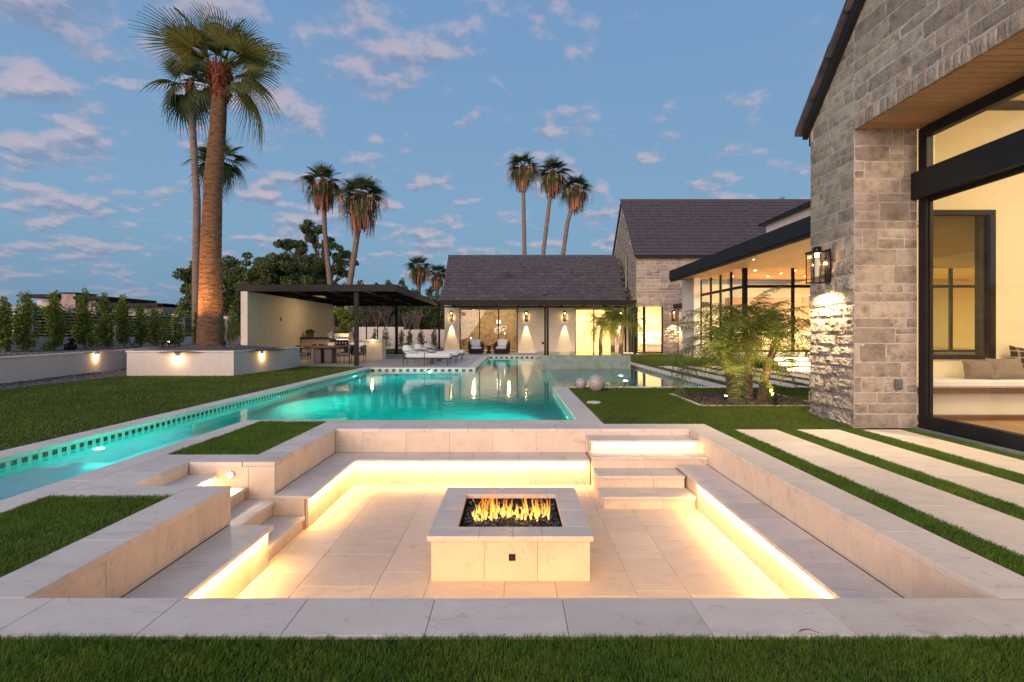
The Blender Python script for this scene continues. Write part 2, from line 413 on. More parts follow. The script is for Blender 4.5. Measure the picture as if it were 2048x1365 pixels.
def blades(name, rects, dens, h, w, m, root=-.014, edge=.007):
    P = []
    for x0, x1, y0, y1 in rects:
        x0 -= edge; x1 += edge; y0 -= edge; y1 += edge
        n = int((x1 - x0) * (y1 - y0) * dens)
        P.append(np.stack([RNG.uniform(x0, x1, n), RNG.uniform(y0, y1, n)], 1))
    P = np.concatenate(P); n = len(P)
    # tufts: pull blades towards clump centres and vary the height by patch
    ph = (np.sin(P[:, 0] * 5.1 + np.sin(P[:, 1] * 3.3) * 2) * np.sin(P[:, 1] * 6.7 + P[:, 0] * 2.1)) * .16
    ph2 = np.sin(P[:, 0] * 31 + P[:, 1] * 17) * np.sin(P[:, 1] * 37 - P[:, 0] * 11) * .18
    H = h * (RNG.uniform(.55, 1.15, n) + ph + ph2)
    a = RNG.uniform(0, 2 * np.pi, n); lean = RNG.uniform(.15, .9, n) * H
    la = RNG.normal(0.6, 1.3, n) + np.sin(P[:, 0] * 1.7) * .8
    dx, dy = np.cos(a) * w * .5, np.sin(a) * w * .5
    lx, ly = np.cos(la) * lean, np.sin(la) * lean
    x, y = P[:, 0], P[:, 1]; z0 = np.full(n, root)
    V = np.stack([np.stack([x - dx, y - dy, z0], 1), np.stack([x + dx, y + dy, z0], 1),
                  np.stack([x + dx * .8 + lx * .35, y + dy * .8 + ly * .35, z0 + H * .6], 1), np.stack([x - dx * .8 + lx * .35, y - dy * .8 + ly * .35, z0 + H * .6], 1),
                  np.stack([x + lx, y + ly, z0 + H], 1)], 1).reshape(-1, 3)
    i = np.arange(n)[:, None] * 5
    F = np.concatenate([i + np.array([[0, 1, 2]]), i + np.array([[0, 2, 3]]), i + np.array([[3, 2, 4]])], 0)
    o = put(name, npmesh(name, V, F), m); o['kind'] = 'stuff'
    return o
tag(blades('front_grass', [(-2.9, 2.9, 1.5, 2.35)], 32000, .027, .0027, GRASS), 'thick short turf along the front of the fire pit coping', 'grass')
tag(blades('left_front_grass', [(-3.84, -2.83, 1.6, 4.39), (-7.0, -3.84, 1.5, 2.44)], 17000, .027, .0033, GRASS), 'turf panel left of the sunken fire pit in the foreground', 'grass')
tag(blades('turf_panel', [(-3.84, -2.83, 5.88, 8.05)], 11000, .032, .0045, GRASS), 'rectangular turf panel between pool coping and fire pit', 'grass')
PAV = [(3.09, 3.68), (3.95, 4.55), (4.87, 5.41)]
gr = [(2.835, 3.09, 1.2, 7.42), (3.68, 3.95, 1.6, 7.42), (4.55, 4.87, 2.4, 7.42), (5.41, 5.60, 3.4, 7.42)]
tag(blades('turf_strip', gr, 15000, .027, .0037, GRASS), 'narrow turf strips between the long stone pavers on the right', 'grass')
BED = (3.45, 5.83, 9.8, 11.82)
lawnR = cells(1.35, 4.80, 7.42, 13.0, [(1.35, 2.84, 7.42, 7.86), (*BED,)]) + cells(4.80, 9, 8.75, 13.0, [(*BED,)])
tag(blades('right_lawn', lawnR, 3600, .036, .007, GRASSF), 'lawn with the two stone balls between pool and stone house', 'lawn')
PAV2 = [(5.85, 6.45), (6.80, 7.40), (7.75, 8.35), (8.70, 9.30)]
lawnF = cells(5.44, 9.6, 13.0, 33.0, [(a, b_, 13.0, 21.5) for a, b_ in PAV2]) + cells(1.7, 8.2, 27.1, 31.5, [])
tag(blades('far_lawn', lawnF, 700, .04, .014, GRASSF), 'lawn between the right arm of the pool and the glass room', 'lawn')
tag(blades('left_lawn', [(-12.3, -5.88, 3.0, 10), ], 2000, .036, .009, GRASSF) , 'nearer half of the wide lawn left of the pool', 'lawn')
tag(blades('left_lawn', [(-12.2, -5.88, 10, 21.25)], 1000, .036, .014, GRASSF), 'farther half of the wide lawn left of the pool below the planter', 'lawn')
tag(blades('back_lawn', [(-12, -4.8, 33.4, 41)], 320, .05, .03, GRASSF), 'strip of lawn behind the pavilion', 'lawn')
tag(blades('back_lawn', [(-60, -21, 18, 60)], 30, .1, .12, GRASSF), 'neighbouring lawn beyond the slatted fence', 'lawn')

# paved terrace slabs
ter = setting('terrace')
rects = cells(-5.86, 8.2, 20.77, 36.7, [(-1.77, 1.64, 20.5, 31.42), (1.0, 8.2, 20, 31.42)]) + [(-11.0, -5.86, 21.3, 33.3)]
PAVE = limestone('terrace_paving', (.52, .47, .44))
mb = MB(); first = 0
nb_ = 0
for x0, x1, y0, y1 in rects:
    for a, b_ in run(x0, x1, .9):
        for c_, d_ in run(y0, y1, .6):
            mb.cbox(a + .004, b_ - .004, c_ + .004, d_ - .004, -.03, 0, .004)
mb.build('paving_slab', PAVE, ter, kind='stuff')

# long pavers beside the pit (each cut into slabs)
pv = setting('stepping_path')
for k, (a, b_) in enumerate(PAV):
    for c_, d_ in run(1.0, 7.41, 1.22, [.7, .35, 1.0][k]): slab('paver', pv, a, b_, c_, d_, -.05, -.002, LIME)
for k, (a, b_) in enumerate(PAV2):
    for c_, d_ in run(13.0, 21.5, 1.22, .8): slab('paver', pv, a, b_, c_, d_, -.05, -.002, LIME)
for a, b_ in run(9.30, 15.0, 1.2): 
    for c_, d_ in run(14.0, 18.8, 1.2): slab('paver', pv, a, b_, c_, d_, -.05, -.002, LIME)

# ================================================================= SUNKEN FIRE PIT SEATING
pit = thing('sunken_fire_pit', 'sunken limestone seating pit with lit benches around the fire table', 'fire pit')
XL, XR, YF, YB, ZB, ZF = -2.49, 2.48, 2.70, 7.45, -.335, -.68
BXL, BXR, BYB = -2.095, 2.08, 7.03
T = .035
# coping
for a, b_ in run(-2.83, 2.83, .645, .50): slab('coping_slab', pit, a, b_, 2.36, YF, -.05, 0, LIME)
for y0, y1 in run(YF, 4.64, 1.0, .75): slab('coping_slab', pit, -2.83, XL, y0, y1, -.05, 0, LIME)
for y0, y1 in run(YF, 7.45, 1.22, .9): slab('coping_slab', pit, XR, 2.83, y0, y1, -.05, 0, LIME)
for x0, x1 in run(-2.83, 2.83, .62, .34): slab('coping_slab', pit, x0, x1, YB, 7.85, -.05, 0, LIME)
for y0, y1 in run(5.54, YB, .95, .5): slab('coping_slab', pit, -2.83, XL, y0, y1, -.05, 0, LIME)
# corridor coping (towards the pool)
slab('coping_slab', pit, -3.385, -2.83, 4.39, 4.68, -.05, 0, LIME)
slab('coping_slab', pit, -2.83, XL, 4.64, 4.68, -.05, 0, LIME)
slab('coping_slab', pit, -3.385, -2.83, 5.53, 5.875, -.05, 0, LIME)
for y0, y1 in run(4.39, 5.875, .74): slab('coping_slab', pit, -3.84, -3.385, y0, y1, -.05, 0, LIME)
# wall panels
def panels_x(y, nrm, x0, x1, z0, z1, step=.61, off=0.0, m=LIMEW):
    for a, b_ in run(x0, x1, step, off): slab('wall_panel', pit, a, b_, min(y, y + nrm * .03), max(y, y + nrm * .03), z0, z1, m, axes='x', c=.0015)
def panels_y(x, nrm, y0, y1, z0, z1, step=.9, off=0.0, m=LIMEW):
    for a, b_ in run(y0, y1, step, off): slab('wall_panel', pit, min(x, x + nrm * .03), max(x, x + nrm * .03), a, b_, z0, z1, m, axes='y', c=.0015)
panels_x(YB + .005, 1, XL - .004, 1.02, ZB, -.051, .61, .38)
panels_x(YB + .005, 1, 1.02, XR, ZB, -.051, .61)
panels_x(YF - .005, -1, XL, XR, ZF, -.051, .61)
panels_y(XL - .005, -1, YF, 4.65, ZB, -.051, .95, .55); panels_y(XL - .005, -1, 5.55, YB, ZB, -.051, .95, .7)
panels_y(XR + .005, 1, YF, YB, ZB, -.051, .95, .6)
panels_x(5.535, 1, -3.385, XL, ZF, -.051, .62); panels_x(4.675, -1, -3.385, XL, ZF, -.051, .62)
panels_y(-3.39, -1, 4.68, 5.53, -.5, -.051, .8)
# benches: seat slabs with a nosing, faces set back beneath
NO = .035
def seat(x0, x1, y0, y1): return slab('bench_slab', pit, x0, x1, y0, y1, ZB - T, ZB, LIME)
for y0, y1 in run(YF, 4.65, .92, .5): seat(XL, BXL - .0005, y0, y1)
for y0, y1 in run(5.47, BYB, .92, .7): seat(XL, BXL, y0, y1)
seat(XL, BXL, BYB, YB)
for x0, x1 in run(BXL, BXR, .62, .4): seat(x0, x1, YF, YF + .42)
panels_x(YF + .42 - NO, -1, BXL, BXR, ZF, ZB - T - .001, .62, .3)
led('bench_led', (BXL, YF + .42, ZB - T - .012), (BXR, YF + .42, ZB - T - .012), 12, (1, .55, .17), (0, .25, -1))
MB().box(BXL, BXR, YF + .405, YF + .415, ZB - T - .009, ZB - T - .002).build('led_strip', LED, pit)
for x0, x1 in run(BXL, 1.02, .31, .62) : seat(x0, x1, BYB, YB)
for y0, y1 in run(YF, 6.74, .45, .3): seat(BXR, XR, y0, y1)
panels_y(BXL - NO, -1, YF, 4.61, ZF, ZB - T - .001, 1.0, .6); panels_y(BXL - NO, -1, 5.51, BYB + NO, ZF, ZB - T - .001, .75)
panels_y(BXR + NO, 1, YF, 6.75, ZF, ZB - T - .001, .9)
panels_x(BYB + NO, 1, BXL - NO, 1.03, ZF, ZB - T - .001, .62, .5)
panels_x(4.61, 1, XL, BXL - NO - .031, ZF, ZB - T - .001, .8); panels_x(5.51, -1, XL, BXL - NO - .031, ZF, ZB - T - .001, .8)
# steps on the right, from the back coping down
def step(x0, x1, y0, y1, z, zl, led_=False, sp=.62, off=0.0):
    for a, b_ in run(x0, x1, sp, off): slab('step_tread', pit, a, b_, y0, y1, z - T, z, LIME, axes='x')
    for a, b_ in run(x0 + .025, x1, sp, off): slab('step_riser', pit, a, b_, y0 + .03, y0 + .055, zl, z - T - .001, LIMEW, axes='x', c=.001)
    MB().box(x0 + .025, x0 + .05, y0 + .056, y1, ZF, z - T - .001).build('step_side', LIMEW, pit)
SY = [7.06, 6.74, 6.40, 6.07]; SZ = [-.085, -.23, -.38, -.53]
step(1.02, XR, SY[0], YB, SZ[0], SZ[1], sp=.6); step(1.02, XR, SY[1], SY[0] + .03, SZ[1], SZ[2], off=.65)
step(1.02, BXR, SY[2], SY[1] + .03, SZ[2], SZ[3], off=.66); step(1.02, BXR + .02, SY[3], SY[2] + .03, SZ[3], ZF, off=.68)
# steps on the left, from the corridor down
def step_l(x0, x1, z, zl, y0=4.68, y1=5.53):
    slab('step_tread', pit, x0 - .03, x1, y0, y1, z - T, z, LIME, axes='y')
    slab('step_riser', pit, x1 - .055, x1 - .03, y0, y1, zl, z - T - .001, LIMEW, axes='y', c=.001)
step_l(-3.385, -3.08, -.132, -.26); step_l(-3.08, -2.77, -.26, -.39); step_l(-2.77, -2.46, -.39, -.54); step_l(-2.46, -2.14, -.54, ZF, 4.66, 5.46)
# floor: slabs of mixed length in lanes towards the house
x = XL; lane = 0
for w_ in (.36, .41, .62, .41, .62, .41, .62, .41, .62, .41, .35):
    x1 = min(x + w_, XR)
    for y0, y1 in run(YF, YB, [.62, .93, .62, 1.1, .8][lane % 5], [.45, .85, .3, .7, .55, .95][lane % 6]):
        slab('floor_slab', pit, x, x1, y0, y1, ZF - .03, ZF, LIMEF, g=.0013)
    x = x1; lane += 1
    if x >= XR: break
MB().box(-3.4, 2.6, 2.6, 7.6, ZF - .12, ZF - .033).box(-2.53, BXL - .07, 2.72, 4.60, ZF - .1, ZB - T - .002).box(-2.53, BXL - .07, 5.545, 7.5, ZF - .1, ZB - T - .002).box(-2.53, 1.01, 7.07, 7.49, ZF - .11, ZB - T - .003).box(BXR + .07, 2.52, 2.72, 6.70, ZF - .1, ZB - T - .002).box(-2.56, -2.526, 2.7, 4.64, -.8, -.055).box(-2.56, -2.526, 5.57, 7.5, -.8, -.055).box(2.516, 2.56, 2.7, 7.52, -.8, -.055).box(-2.54, 2.54, 7.486, 7.54, -.8, -.056).build('substrate', GROUT, pit)
# strip lamps below the nosings
mb = MB()
for p in [((BXL - .028, YF + .02), (BXL - .028, 4.60)), ((BXL - .028, 5.53), (BXL - .028, BYB - .02)), ((BXR + .028, YF + .02), (BXR + .028, 6.05))]:
    mb.box(p[0][0] - .005, p[0][0] + .005, p[0][1], p[1][1], ZB - T - .009, ZB - T - .002)
mb.box(BXL, .98, BYB + .022, BYB + .032, ZB - T - .009, ZB - T - .002)
mb.box(1.08, 2.44, SY[0] + .017, SY[0] + .027, SZ[0] - T - .009, SZ[0] - T - .002)
mb.box(-3.09, -3.08 - .018, 4.72, 5.50, -.176, -.169)
mb.build('led_strip', LED, pit)
LC = (1, .55, .17)
PW = 8.0
led('bench_led', (BXL + .0, YF, ZB - T - .012), (BXL + .0, 4.60, ZB - T - .012), PW, LC, (-.55, 0, -1))
led('bench_led', (BXL + .0, 5.53, ZB - T - .012), (BXL + .0, BYB, ZB - T - .012), PW, LC, (-.55, 0, -1))
led('bench_led', (BXL, BYB + .0, ZB - T - .012), (.98, BYB + .0, ZB - T - .012), PW, LC, (0, .55, -1))
led('bench_led', (BXR - .0, YF, ZB - T - .012), (BXR - .0, 6.05, ZB - T - .012), PW, LC, (.55, 0, -1))
led('step_led', (1.08, SY[0] + .004, SZ[0] - T - .012), (2.44, SY[0] + .004, SZ[0] - T - .012), PW * .45, LC, (0, .55, -1))
led('corridor_led', (-3.075, 4.72, -.18), (-3.075, 5.50, -.18), PW * .5, LC, (-.55, 0, -1))
# small round lamp on the corridor wall
wl = thing('wall_light', 'small round white lamp glowing on the corridor wall of the fire pit', 'light', (-2.94, 5.53, -.13), 'small garden wall lamps')
MB().tube([(0, 0, 0), (0, -.02, 0)], .034, 16).build('rim', STEEL, wl, local=True)
MB().tube([(0, -.0205, 0), (0, -.027, 0)], [.024, .018], 16).build('lamp_lens', emat('corridor_lamp', (1, .86, .62), 60), wl, local=True)
light('corridor_spot', 'SPOT', (-2.94, 5.48, -.13), 9, (1, .78, .5), (.25, -1, -.35), .02, spot=150, blend=.8)

# ================================================================= FIRE TABLE
ft = thing('fire_table', 'square limestone fire table with burning gas flames', 'fire table', (-.02, 4.98, ZF))
TX0, TX1, TY0, TY1, TZ = -.70, .655, 4.30, 5.66, -.302
OX0, OX1, OY0, OY1 = -.472, .43, 4.515, 5.42
for a, b_ in ((-.67, -.235), (-.235, .20), (.20, .63)): slab('front_panel', ft, a, b_, 4.33, 4.36, ZF, TZ - .045, LIMEW, axes='x', c=.001)
for a, b_ in ((4.36, 4.98), (4.98, 5.6)):
    slab('side_panel', ft, -.67, -.64, a, b_, ZF, TZ - .045, LIMEW, axes='y', c=.001); slab('side_panel', ft, .60, .63, a, b_, ZF, TZ - .045, LIMEW, axes='y', c=.001)
slab('back_panel', ft, -.67, .63, 5.6, 5.63, ZF, TZ - .045, LIMEW, c=.001)
zt0 = TZ - .044
for a, b_ in ((TX0, -.28), (-.28, .0), (.0, .24), (.24, TX1)): slab('top_slab', ft, a, b_, TY0, OY0, zt0, TZ, LIME, g=.0008)
for a, b_ in ((TX0, -.1), (-.1, .35), (.35, TX1)): slab('top_slab', ft, a, b_, OY1, TY1, zt0, TZ, LIME, g=.0008)
for a, b_ in ((OY0, 4.95), (4.95, OY1)):
    slab('top_slab', ft, TX0, OX0, a, b_, zt0, TZ, LIME, g=.0008); slab('top_slab', ft, OX1, TX1, a, b_, zt0, TZ, LIME, g=.0008)
MB().box(OX0 - .01, OX1 + .01, OY0 - .01, OY1 + .01, ZF, TZ - .12).box(OX0 - .012, OX0 - .001, OY0, OY1, TZ - .13, zt0).box(OX1 + .001, OX1 + .012, OY0, OY1, TZ - .13, zt0).box(OX0, OX1, OY1 + .001, OY1 + .012, TZ - .13, zt0).build('burner_pan', BLACK, ft)
vp_ = MB().cbox(-.035, .020, 4.321, 4.33, -.512, -.457, .003).build('gas_valve', BRONZE, ft)
MB().tube([(-.0075, 4.3205, -.4845), (-.0075, 4.316, -.4845)], .009, 12).build('keyhole', BLACK, vp_)
# glass chips
CH, tq, bq = newmat('fire_glass'); g9 = nd(tq, 'ShaderNodeNewGeometry'); tq.links.new(ramp(tq, g9.outputs['Random Per Island'], [(0, (.008, .01, .014)), (.8, (.02, .028, .036)), (.93, (.12, .17, .20)), (1, (.5, .58, .6))]), bq.inputs['Base Color']); bq.inputs['Roughness'].default_value = .06; bq.inputs['Specular IOR Level'].default_value = .9  # the few pale blue-white chips are glints painted into the glass colour
N = 5200
cx_ = RNG.uniform(OX0 + .012, OX1 - .012, N); cy_ = RNG.uniform(OY0 + .012, OY1 - .012, N)
cz = TZ - .075 + RNG.uniform(-.02, .012, N) + .012 * np.sin(cx_ * 19) * np.sin(cy_ * 23)
tet = np.array([[1, 0, -.5], [-.5, .86, -.4], [-.5, -.86, -.3], [.2, 0, .9]])
s_ = RNG.uniform(.005, .013, N); ang = RNG.uniform(0, 6.28, (N, 3))
def rotm(a):
    ca, sa = np.cos(a), np.sin(a)
    Rz = np.zeros((len(a), 3, 3)); Rz[:, 0, 0] = ca[:, 0]; Rz[:, 0, 1] = -sa[:, 0]; Rz[:, 1, 0] = sa[:, 0]; Rz[:, 1, 1] = ca[:, 0]; Rz[:, 2, 2] = 1
    Rx = np.zeros((len(a), 3, 3)); Rx[:, 0, 0] = 1; Rx[:, 1, 1] = ca[:, 1]; Rx[:, 1, 2] = -sa[:, 1]; Rx[:, 2, 1] = sa[:, 1]; Rx[:, 2, 2] = ca[:, 1]
    return Rz @ Rx
V = np.einsum('nij,kj->nki', rotm(ang), tet) * s_[:, None, None] + np.stack([cx_, cy_, cz], 1)[:, None, :]
F = (np.arange(N)[:, None, None] * 4 + np.array([[0, 1, 3], [1, 2, 3], [2, 0, 3], [0, 2, 1]])[None]).reshape(-1, 3)
off = anc_off(ft)
put('fire_glass', npmesh('fire_glass', V.reshape(-1, 3) - np.array(off), F), CH, ft, kind='stuff', label='loose black crushed glass')
# flames: tongues in several rows, each a twisted tapering shell
FL = bpy.data.materials.new('flame'); FL.use_nodes = True; t = FL.node_tree; t.nodes.clear()
g_ = nd(t, 'ShaderNodeNewGeometry'); sp_ = nd(t, 'ShaderNodeSeparateXYZ'); t.links.new(g_.outputs['Position'], sp_.inputs[0])
hh = mth(t, 'DIVIDE', mth(t, 'SUBTRACT', sp_.outputs['Z'], TZ - .075), .30, clamp=True)
nz = nd(t, 'ShaderNodeTexNoise', i_Scale=11.0, i_Detail=4.0)
mpp = nd(t, 'ShaderNodeMapping'); mpp.inputs['Scale'].default_value = (2.6, 1, .55); t.links.new(g_.outputs['Position'], mpp.inputs[0]); t.links.new(mpp.outputs[0], nz.inputs['Vector'])
lw = nd(t, 'ShaderNodeLayerWeight', i_Blend=.5)
hn = mth(t, 'ADD', hh, mth(t, 'MULTIPLY', mth(t, 'SUBTRACT', nz.outputs['Fac'], .5), .9), clamp=True)
fc = ramp(t, hn, [(0, (1, .55, .13)), (.3, (1, .40, .05)), (.6, (1, .24, .018)), (1, (.9, .11, .005))])
em = nd(t, 'ShaderNodeEmission'); t.links.new(fc, em.inputs[0]); t.links.new(mth(t, 'MULTIPLY_ADD', mth(t, 'SUBTRACT', 1.0, hn), 2.6, .8), em.inputs[1])
tr = nd(t, 'ShaderNodeBsdfTransparent'); mx = nd(t, 'ShaderNodeMixShader'); o_ = nd(t, 'ShaderNodeOutputMaterial')
al = mth(t, 'MULTIPLY', mth(t, 'SUBTRACT', 1.0, lw.outputs['Facing']), mth(t, 'MULTIPLY_ADD', mth(t, 'SUBTRACT', 1.05, hh), .62, -.0), clamp=True)
al = mth(t, 'MULTIPLY', al, ramp(t, nz.outputs['Fac'], [(.40, (.0, .0, .0)), (.56, (1, 1, 1))]), clamp=True)
t.links.new(al, mx.inputs[0]); t.links.new(tr.outputs[0], mx.inputs[1]); t.links.new(em.outputs[0], mx.inputs[2]); t.links.new(mx.outputs[0], o_.inputs[0])
mb = MB(); rf = random.Random(11)
for k in range(66):
    x = OX0 + .10 + (k / 65) * (OX1 - OX0 - .20) + rf.uniform(-.012, .012); y = 4.98 + rf.uniform(-.12, .12)
    tall = rf.random() < .40
    h = rf.uniform(.17, .36) if tall else rf.uniform(.04, .13); r0 = rf.uniform(.009, .020)
    ph_, am = rf.uniform(0, 6.3), rf.uniform(.008, .022)
    vs = []; n = 12; seg = 8
    for i in range(n + 1):
        u = i / n; r = r0 * (math.sin(min(1, u * 2.4 + .35) * math.pi / 2)) * (1 - u) ** .75 + .0006
        ox = am * (math.sin(ph_ + u * 5.5) * u * 1.7 + .5 * math.sin(ph_ * 2 + u * 13) * u); oy = am * math.cos(ph_ * 1.7 + u * 3.8) * u
        for q in range(seg):
            a = 2 * math.pi * q / seg; vs.append((x + ox + r * math.cos(a), y + oy + r * .55 * math.sin(a), TZ - .08 + u * h))
    mb.add(vs, [(i * seg + q, i * seg + (q + 1) % seg, (i + 1) * seg + (q + 1) % seg, (i + 1) * seg + q) for i in range(n) for q in range(seg)])
fo = mb.build('flame', FL, ft, smooth=True, kind='stuff', label='row of orange and yellow gas flames')
light('fire_glow', 'POINT', (-.02, 4.95, -.16), 3, (1, .42, .12), None, .12)

# ================================================================= POOL
pool = setting('swimming_pool')
WZ = -.115
PX0, CX1, PX1 = -5.54, -4.12, 1.0        # left wall, channel right wall, main right wall
PY0, PYN, PYF, AYF = 2.8, 8.19, 20.45, 31.1
AX0, AX1 = -1.45, 1.35; RX1 = 5.10; RY0 = 13.30; RYF = 27.0
D = 1.55
def cop(x0, x1, y0, y1, along, step, off=0.0):
    for a, b_ in (run(y0, y1, step, off) if along == 'y' else run(x0, x1, step, off)):
        if along == 'y': slab('coping_slab', pool, x0, x1, a, b_, -.045, 0, LIME, c=.004)
        else: slab('coping_slab', pool, a, b_, y0, y1, -.045, 0, LIME, c=.004)
cop(-5.86, PX0 + .015, 2.5, 20.45, 'y', .92)
cop(CX1 - .01, -3.84, 2.5, 8.05, 'y', .92, .5)
cop(-5.86, -3.84, 2.48, 2.5 - .001, 'x', .6)
cop(-4.12, -2.83, 8.05, PYN + .01, 'x', .62)
cop(-2.83, 1.35, 7.85, PYN + .01, 'x', .62, .45)
cop(PX1 - .01, 1.35, PYN + .011, RY0, 'y', .9)
cop(1.35, RX1, RY0 - .07, RY0, 'x', 1.2)
cop(RX1 - .01, 5.44, RY0 - .07, RYF, 'y', .9)
cop(-5.86, AX0, PYF - .01, 20.77, 'x', .62)
cop(-1.77, AX0 + .01, 20.78, AYF, 'y', .9); cop(-1.77, 1.66, AYF - .01, 31.42, 'x', .62); cop(AX1 - .01, 1.66, 27.0, AYF - .011, 'y', .9)
# shell (sheets with the water body passing behind them)
mb = MB()
def wallx(x, y0, y1, z0, z1, n):   # wall in plane x
    mb.add([(x, y0, z0), (x, y1, z0), (x, y1, z1), (x, y0, z1)], [(0, 1, 2, 3) if n > 0 else (3, 2, 1, 0)])
def wally(y, x0, x1, z0, z1, n):
    mb.add([(x0, y, z0), (x1, y, z0), (x1, y, z1), (x0, y, z1)], [(0, 1, 2, 3) if n < 0 else (3, 2, 1, 0)])
ZT = -.045
wallx(PX0, PY0, PYF, -D, ZT, 1); wallx(CX1, PY0, PYN, -D, ZT, -1); wally(PY0, PX0, CX1, -D, ZT, 1); wally(PYN, CX1, PX1, -D, ZT, 1)
wallx(PX1, PYN, RY0, -D, ZT, -1); wally(RY0, PX1, RX1, -D, ZT, 1); wallx(RX1, RY0, RYF, -D, ZT, -1); wally(RYF, AX1, RX1, -D, ZT, -1)
wally(PYF, PX0, AX0, -D, ZT, -1); wallx(AX0, PYF, AYF, -D, ZT, 1); wally(AYF, AX0, AX1, -D, ZT, -1); wallx(AX1, RYF, AYF, -D, ZT, -1)
for r_ in [(PX0, PX1, PYN, PYF), (PX0, CX1, PY0, PYN), (AX0, AX1, PYF, AYF), (PX1, RX1, RY0, PYF), (AX1, RX1, PYF, RYF)]:
    mb.add([(r_[0], r_[2], -D), (r_[1], r_[2], -D), (r_[1], r_[3], -D), (r_[0], r_[3], -D)], [(0, 1, 2, 3)])
mb.build('pool_shell', PLASTER, pool)
MB().box(PX0 + .001, CX1 - .001, PY0 + .001, 5.55, -D + .01, -.36).box(PX0 + .001, CX1 - .001, 5.551, 6.15, -D + .01, -.62).box(PX0 + .001, CX1 - .001, 6.151, 6.7, -D + .01, -.95).build('shallow_ledge', PLASTER, pool)
# right arm: submerged low wall and shelf around the spa
MB().box(PX1 + .3, PX1 + .45, RY0 + 1.0, 21.4, -D, -.30).build('submerged_wall', PLASTER, pool)
# waterline tiles: pale band, dark squares
mb = MB(); e = .004
mb.box(PX0, PX0 + e, PY0, PYF, -.19, ZT - .001).box(PX0 + e, AX0, PYF - e, PYF, -.19, ZT - .001).box(AX0, AX0 + e, PYF, AYF, -.19, ZT - .001).box(AX0 + e, AX1, AYF - e, AYF, -.19, ZT - .001)
mb.box(RX1 - e, RX1, RY0, RYF, -.19, ZT - .001).box(PX1 - e, PX1, PYN, RY0, -.19, ZT - .001)
mb.build('pale_tile_band', TILEP, pool)
far = MB(); s = .066; p = .132
y = 3.6; sq = MB().box(0, .004, 0, s, 0, s).mesh('tile'); sq.materials.append(TILED)
while y < PYF - .1:
    if y < 13: inst('tile', sq, pool, (PX0 + e, y, -.128))
    else: far.box(PX0 + e, PX0 + e + .004, y, y + s, -.128, -.128 + s)
    y += p
for x in np.arange(PX0 + .06, AX0 - .05, .27): far.box(x, x + .135, PYF - e - .004, PYF - e, -.17, -.055)
for y in np.arange(PYF + .1, AYF - .1, .3): far.box(AX0 + e, AX0 + e + .004, y, y + .15, -.17, -.055)
for x in np.arange(AX0 + .1, AX1 - .1, .30): far.box(x, x + .15, AYF - e - .004, AYF - e, -.17, -.055)
for y in np.arange(RY0 + .1, RYF, .2): far.box(RX1 - e - .004, RX1 - e, y, y + .10, -.16, -.055)
far.build('tile', TILED, pool, kind='stuff')
# water body, wider than the basin so its sides lie outside the walls
k = .012
wat = MB()
poly = [(PX0 - k, PY0 - k), (CX1 + k, PY0 - k), (CX1 + k, PYN - k), (PX1 + k, PYN - k), (PX1 + k, RY0 - k), (RX1 + k, RY0 - k), (RX1 + k, RYF + k), (AX1 + k, RYF + k), (AX1 + k, AYF + k), (AX0 - k, AYF + k), (AX0 - k, PYF + k), (PX0 - k, PYF + k)]
wat.prism(poly, -D - .1, WZ)
wat.build('water', WATER, None, kind='structure')
# underwater lamps
PC = (.05, 1.0, .72)
def plamp(loc, d, pw, col=PC, sp=150, lab=None, r=.05):
    d = Vector(d).normalized(); loc = Vector(loc)
    tt = thing('pool_light', lab, 'light', tuple(loc), 'underwater pool lamps')
    MB().tube([(0, 0, 0), tuple(d * .02)], r, 16).build('lens', POOLB, tt, local=True)
    light('pool_lamp', 'SPOT', loc + d * .06, pw, col, d, .06, spot=sp, blend=.6)
plamp((PX1 - .01, 9.6, -.50), (-1, -.05, -.18), 760, lab='round pool lamp on the right pool wall near the fire pit')
plamp((PX0 + .01, 7.0, -.45), (1, .25, -.2), 400, (.12, 1, .80), 165, 'round pool lamp in the narrow left end of the pool')
plamp((PX0 + .01, 12.5, -.50), (1, -.1, -.2), 420, lab='round pool lamp halfway along the left pool wall')
plamp((PX0 + .01, 18.3, -.45), (1, -.2, -.2), 320, (.08, .9, .8), 160, 'round pool lamp at the far end of the left pool wall')
plamp((-3.2, PYF - .01, -.5), (0, -1, -.15), 260, (.08, .9, .8), 160, 'round pool lamp under the deck edge by the loungers')
plamp((AX1 - .01, 28.6, -.4), (-1, -.1, -.1), 220, lab='round pool lamp in the far arm of the pool, nearer the house')
plamp((AX1 - .01, 27.2, -.4), (-1, -.1, -.1), 220, lab='round pool lamp in the far arm of the pool, nearer the raised spa')
for i, (xx, yy) in enumerate([(3.8, 18.6), (3.55, 16.7), (3.45, 14.6)]):
    plamp((xx, yy, -.62), (-.2, 0, 1), 60, (.25, 1, .6), 160, 'round lamp on the pool floor before the spa, %s of three' % ['farthest', 'middle', 'nearest'][i], .08)
    MB().box(xx - .25, xx + .25, yy - .25, yy + .25, -D, -.63).build('lamp_plinth', PLASTER, pool)
